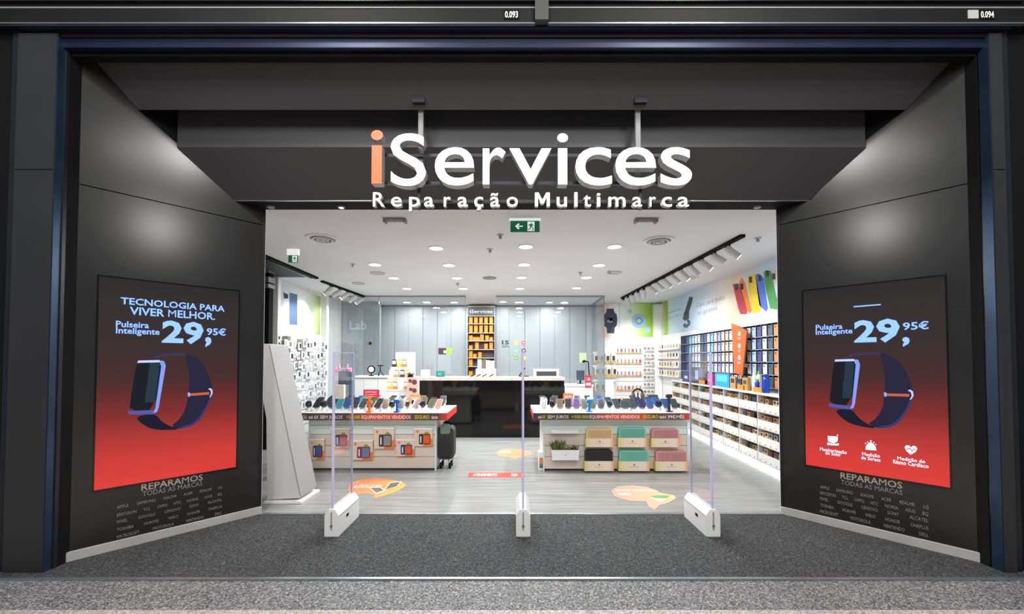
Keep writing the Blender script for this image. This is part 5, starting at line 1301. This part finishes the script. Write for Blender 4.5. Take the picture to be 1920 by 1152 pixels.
part(t, 'tray', MB().box(a.x, b.x, YK + .3, YK + .36, KT, a.z), white, .003)
for i, c in enumerate(((150, 206, 190), (104, 92, 84), (226, 200, 190), (214, 196, 188))):
    x = a.x + .03 + (b.x - a.x - .06) * (i + .5) / 4
    part(t, 'leaflet', MB().box(x - .04, x + .04, YK + .325, YK + .332, a.z - .05, at(900, 674, YK + .3).z - .01 * i), cm(c))
# monitor on the right
a = at(978, 700, YK + .3)
t = thing('laptop', 'dark laptop lid seen edge-on on the service counter behind the middle gate', 'laptop', (a.x, YK + .3, KT))
part(t, 'base', MB().box(a.x - .05, a.x + .15, YK + .25, YK + .45, KT, KT + .015), darkst)
part(t, 'lid', MB().prism([(-.02, 0), (0, 0), (.12, .16), (.1, .17)], (a.x - .04, YK + .26, KT + .015), X3, Z3, Y3, .2), blackm)
# workstation right of the counter
wz_ = at(1090, 722, 8.0).z
w0, w1 = at(1058, 720, 8.0).x, at(1112, 720, 8.0).x
t = thing('cabinet', 'white workstation cabinet right of the black service counter', 'cabinet', ((w0 + w1) / 2, 8.0, 0))
part(t, 'carcass', MB().box(w0 + .02, w1, 8.02, 8.5, .0, wz_ - .03), white)
part(t, 'worktop', MB().box(w0 + .012, w1 + .01, 7.99, 8.52, wz_ - .03, wz_), white, .004)
part(t, 'door', MB().box(w0 + .03, w1 - .01, 8.005, 8.02, .05, wz_ - .05), white, .003)
a, b = at(1081, 716, 8.3), at(1096, 695, 8.3)
t = thing('monitor', 'small dark monitor on the white workstation cabinet', 'monitor', ((a.x + b.x) / 2, 8.3, wz_))
part(t, 'screen', MB().box(a.x, b.x, 8.3, 8.33, wz_ + .08, b.z), cm((60, 72, 84), .2), .004)
part(t, 'neck', MB().box((a.x + b.x) / 2 - .015, (a.x + b.x) / 2 + .015, 8.33, 8.345, wz_ + .01, wz_ + .15), blackm)
part(t, 'foot', MB().box((a.x + b.x) / 2 - .06, (a.x + b.x) / 2 + .06, 8.28, 8.38, wz_ + .001, wz_ + .01), blackm)
a = at(1106, 712, 8.2)
t = thing('desk_lamp', 'thin black bent-arm desk lamp before the lab glass corner', 'lamp', (a.x, 8.2, wz_))
part(t, 'base', MB().cyl((a.x, 8.2, wz_ + .001), (a.x, 8.2, wz_ + .015), .05, seg=12), blackm)
e1, e2 = at(1103, 679, 8.2), at(1095, 677, 8.2)
part(t, 'arm', MB().tube([(a.x, 8.2, wz_ + .015), (e1.x, 8.2, e1.z), (e2.x, 8.2, e2.z)], .012), blackm)
part(t, 'shade', MB().cyl((e2.x - .03, 8.2, e2.z - .02), (e2.x + .03, 8.2, e2.z), .025, seg=10), blackm)

# ================================================================== LAB: orange shelves, decals
so0, so1 = at(876, 640, 10.9), at(928, 640, 10.9)
oz0, oz1 = at(900, 706, 10.9).z, at(900, 574, 10.9).z
t = thing('box_shelf', 'tall dark shelf of orange boxes seen through the gap in the lab glass', 'shelf', ((so0.x + so1.x) / 2, 10.9, 0))
shm = cm((110, 96, 92))
part(t, 'back', MB().box(so0.x, so1.x, 11.15, 11.18, 0, oz1), shm)
for x in (so0.x, so1.x - .02): part(t, 'side', MB().box(x, x + .02, 10.9, 11.15, 0, oz1), cm((150, 146, 146)))
ys_ = [592, 607, 624, 639, 655, 671, 687, 704]
zs_ = [at(900, y, 10.9).z for y in ys_]
for z in zs_ + [oz1]: part(t, 'shelf_board', MB().box(so0.x + .02, so1.x - .02, 10.9, 11.15, z - .02, z), cm((206, 198, 190)))
hs = part(t, 'header', MB().box(so0.x + .02, so1.x - .02, 10.9, 10.915, at(900, 591, 10.9).z, oz1 - .02), cm((96, 104, 104)))
part(hs, 'lettering', MB().text('iServices', ((so0.x + so1.x) / 2, 10.897, at(900, 587, 10.9).z), X3, Z3, h=.08, w=(so1.x - so0.x) * .8, align='C', bold=.01), white)
lay = [(0, [0, 1, 2, 3, 4], 1), (1, [0, 1, 2, 3, 4], 1), (2, [0, 1, 2, 3, 4], 1), (3, [0, .72, 1.44, 2.2, 3.2, 4], .9), (4, [0, 1.2, 3, 4], .8), (5, [0, .8, 1.8], .8), (6, [0, 2, 2.75, 4], .7), (7, [0, 3.2], .6)]
bw_ = (so1.x - so0.x - .06) / 5; ob = None
for r, cols, fh in lay:
    z = zs_[r]; zz_ = zs_[r - 1] if r else at(900, 592, 10.9).z + 0
    h = .0
    top = (zs_[r - 1] - .02) if r else None
    hmax = (zs_[r - 1] - z - .03) if r else (at(900, 592, 10.9).z - z)
    if r == 0: continue
    for j, c in enumerate(cols):
        hh = hmax * (.9 if fh == 1 else random.choice((.5, .75, .9)))
        x = so0.x + .03 + bw_ * c + bw_ * .12
        lab = 'orange box on shelf %s of the lab shelf, %s from the near pane' % (['one', 'two', 'three', 'four', 'five', 'six', 'seven'][r - 1], ORD[j])
        if ob is None:
            mb = MB().box(0, bw_ * .68, -.1, .1, 0, 1); mb.mt(1).box(bw_ * .12, bw_ * .56, -.102, -.1, .3, .62)
            ob = solo('orange_box', mb, [orangec, cm((246, 178, 84))], lab, 'box', (0, 0, 0), 0, 'orange boxes on the lab shelf'); ob.location = (x, 11.02, z + .001); ob.scale = (1, 1, hh)
        else:
            o = ob.copy(); COL.objects.link(o); o.location = (x, 11.02, z + .001); o.scale = (1, 1, hh); o['label'] = lab
# decals on the glass
YG = YLAB - .003
t = thing('glass_decal', 'anniversary decal with large black numerals on the lab glass', 'decal', (at(952, 650, YG).x, YG, at(952, 660, YG).z))
def dec(par, st, px0, px1, y, cap, m, bold=.02):
    a, b = at(px0, y, YG), at(px1, y, YG); part(par, 'lettering', MB().text(st, (a.x, YG, a.z), X3, Z3, h=at(px0, y - cap, YG).z - a.z, w=b.x - a.x, bold=bold), m)
dec(t, '15', 941, 954, 646, 7, dk, .04); dec(t, 'ANOS', 941, 954, 652, 4, dk)
dec(t, 'de experiência', 941, 960, 657, 2, grey); dec(t, 'a reparar', 941, 955, 661, 2, grey)
dec(t, 'garantia total', 941, 961, 669, 3, cm((96, 160, 120)))
for i, (px, py, c, nm) in enumerate(((968, 643, (206, 206, 60), 'yellow'), (982, 643, (206, 84, 80), 'red'), (968, 658, (110, 160, 140), 'grey-green'), (982, 658, (96, 60, 76), 'plum'), (968, 672, (96, 150, 60), 'leaf green'), (982, 672, (220, 176, 90), 'amber'))):
    p = at(px, py, YG); t = thing('round_decal', nm + ' round decal on the lab glass beside the black numerals', 'decal', (p.x, YG, p.z))
    part(t, 'disc', MB().cyl((p.x, YG, p.z), (p.x, YG + .002, p.z), .052, seg=16), cm(c))
    part(t, 'mark', MB().box(p.x - .022, p.x + .022, YG - .002, YG, p.z - .01, p.z + .012), white)
a, b = at(822, 665, YG), at(848, 653, YG)
t = thing('payment_decal', 'small black and green sign on the lab glass', 'sign', ((a.x + b.x) / 2, YG, a.z))
part(t, 'black_half', MB().box(a.x, (a.x + b.x) / 2 + .02, YG, YG + .002, a.z, b.z), cm((58, 44, 48)))
part(t, 'green_half', MB().box((a.x + b.x) / 2 + .02, b.x, YG, YG + .002, a.z, b.z), cm((140, 186, 70)))
p = at(834, 660, YG); part(t, 'white_spot', MB().cyl((p.x, YG - .002, p.z), (p.x, YG, p.z), .035, seg=12), white)
p = at(692, 644, 10.495); t = thing('wall_button', 'tiny yellow and black switch on the grey lab wall', 'switch', (p.x, 10.49, p.z))
part(t, 'plate', MB().box(p.x - .06, p.x, 10.485, 10.498, p.z - .03, p.z + .03), cm((206, 176, 60))); part(t, 'button', MB().box(p.x, p.x + .06, 10.48, 10.498, p.z - .035, p.z + .035), dk)
p = at(1093, 672, YLAB - .01); t = thing('notice', 'pale green notice on the lab glass corner', 'notice', (p.x, YLAB - .01, p.z))
part(t, 'sheet', MB().box(p.x - .08, p.x + .08, YLAB - .006, YLAB - .002, p.z - .1, p.z + .12), cm((176, 206, 150)))
p = at(671, 618, 10.49)
wl_ = [o for o in bpy.data.objects if o.name == 'wall_lab'][0]
part(wl_, 'lettering', MB().text('Lab', (p.x, 10.497, p.z), X3, Z3, h=.22, bold=.01, align='C'), mat('white_print', (226, 230, 232), .5))

# ================================================================== FLOOR DECALS
def fdecal(pts, m, label, texts, extra=()):
    P0 = [gnd(*p, .0) for p in pts]; c = sum(P0, Vec()) / len(P0)
    t = thing('floor_decal', label, 'floor decal', (c.x, c.y, 0))
    part(t, 'print', MB().flat([Vec((p.x, p.y, .0015)) for p in P0]), m)
    for st, px0, py, px1, cap in texts:
        a, b, d = gnd(px0, py), gnd(px1, py), gnd(px0, py - cap)
        part(t, 'lettering', MB().text(st, (a.x, a.y, .0025), X3, Y3, h=d.y - a.y, w=b.x - a.x, bold=.01), white)
    for ki, (poly, mm) in enumerate(extra):
        part(t, 'printed_phone', MB().flat([Vec((q.x, q.y, .003 + .0006 * ki)) for q in (gnd(*p) for p in poly)]), mm)
om = ramp_mat('peach_orange_print', 0, [(0, (236, 130, 96)), (.6, (240, 146, 84)), (1, (244, 178, 80))], .4)
fdecal([(652, 918), (656, 928), (690, 926), (702, 929), (703, 935), (722, 930), (748, 920), (762, 911), (755, 905), (735, 900), (705, 897), (675, 900), (657, 907)], om, 'orange bubble-shaped floor decal with two dark phones before the tablet case island', [('A EVOLUÇÃO', 660, 916, 712, 6)],
       [([(693, 915), (714, 914), (722, 921), (705, 927)], white), ([(695, 916), (713, 915.3), (719.5, 920.5), (705.5, 925.5)], cm((110, 104, 92))), ([(719, 921), (731, 906), (754, 903.5), (744, 914)], white), ([(722, 919.5), (732, 907), (751, 904.8), (743, 913.4)], cm((104, 100, 90)))])
pm_ = ramp_mat('salmon_print', 0, [(0, (236, 150, 136)), (.6, (240, 172, 144)), (1, (244, 196, 140))], .4)
fdecal([(1146, 920), (1152, 931), (1180, 940), (1212, 941), (1216, 950), (1228, 957), (1236, 948), (1254, 943), (1268, 934), (1262, 929), (1238, 925), (1215, 914), (1185, 911), (1158, 913)], pm_, 'salmon bubble-shaped floor decal with a green phone before the speaker island', [('NOVO TELEMÓVEL', 1155, 922, 1235, 3.5), ('USADO', 1160, 929, 1185, 3.5)],
       [([(1219, 934), (1232, 930), (1257, 930), (1250, 937), (1238, 942)], white), ([(1219, 932), (1232, 929.5), (1257, 930), (1250, 936), (1226, 935)], cm((118, 170, 96)))])
fdecal([(929, 849), (936, 856), (953, 858), (965, 862), (980, 857), (1004, 852), (995, 848), (975, 843), (945, 842)], cm((238, 138, 104)), 'small orange floor decal beside the middle gate towards the counter', [('NOVO', 935, 850, 958, 4)])
fdecal([(877, 896), (980, 896), (980, 887), (879, 887)], cm((206, 58, 48)), 'narrow red floor strip with white words near the middle gate', [('ATENDIMENTO', 886, 893.5, 932, 4.5), ('AQUI', 958, 893.5, 970, 4.5)])
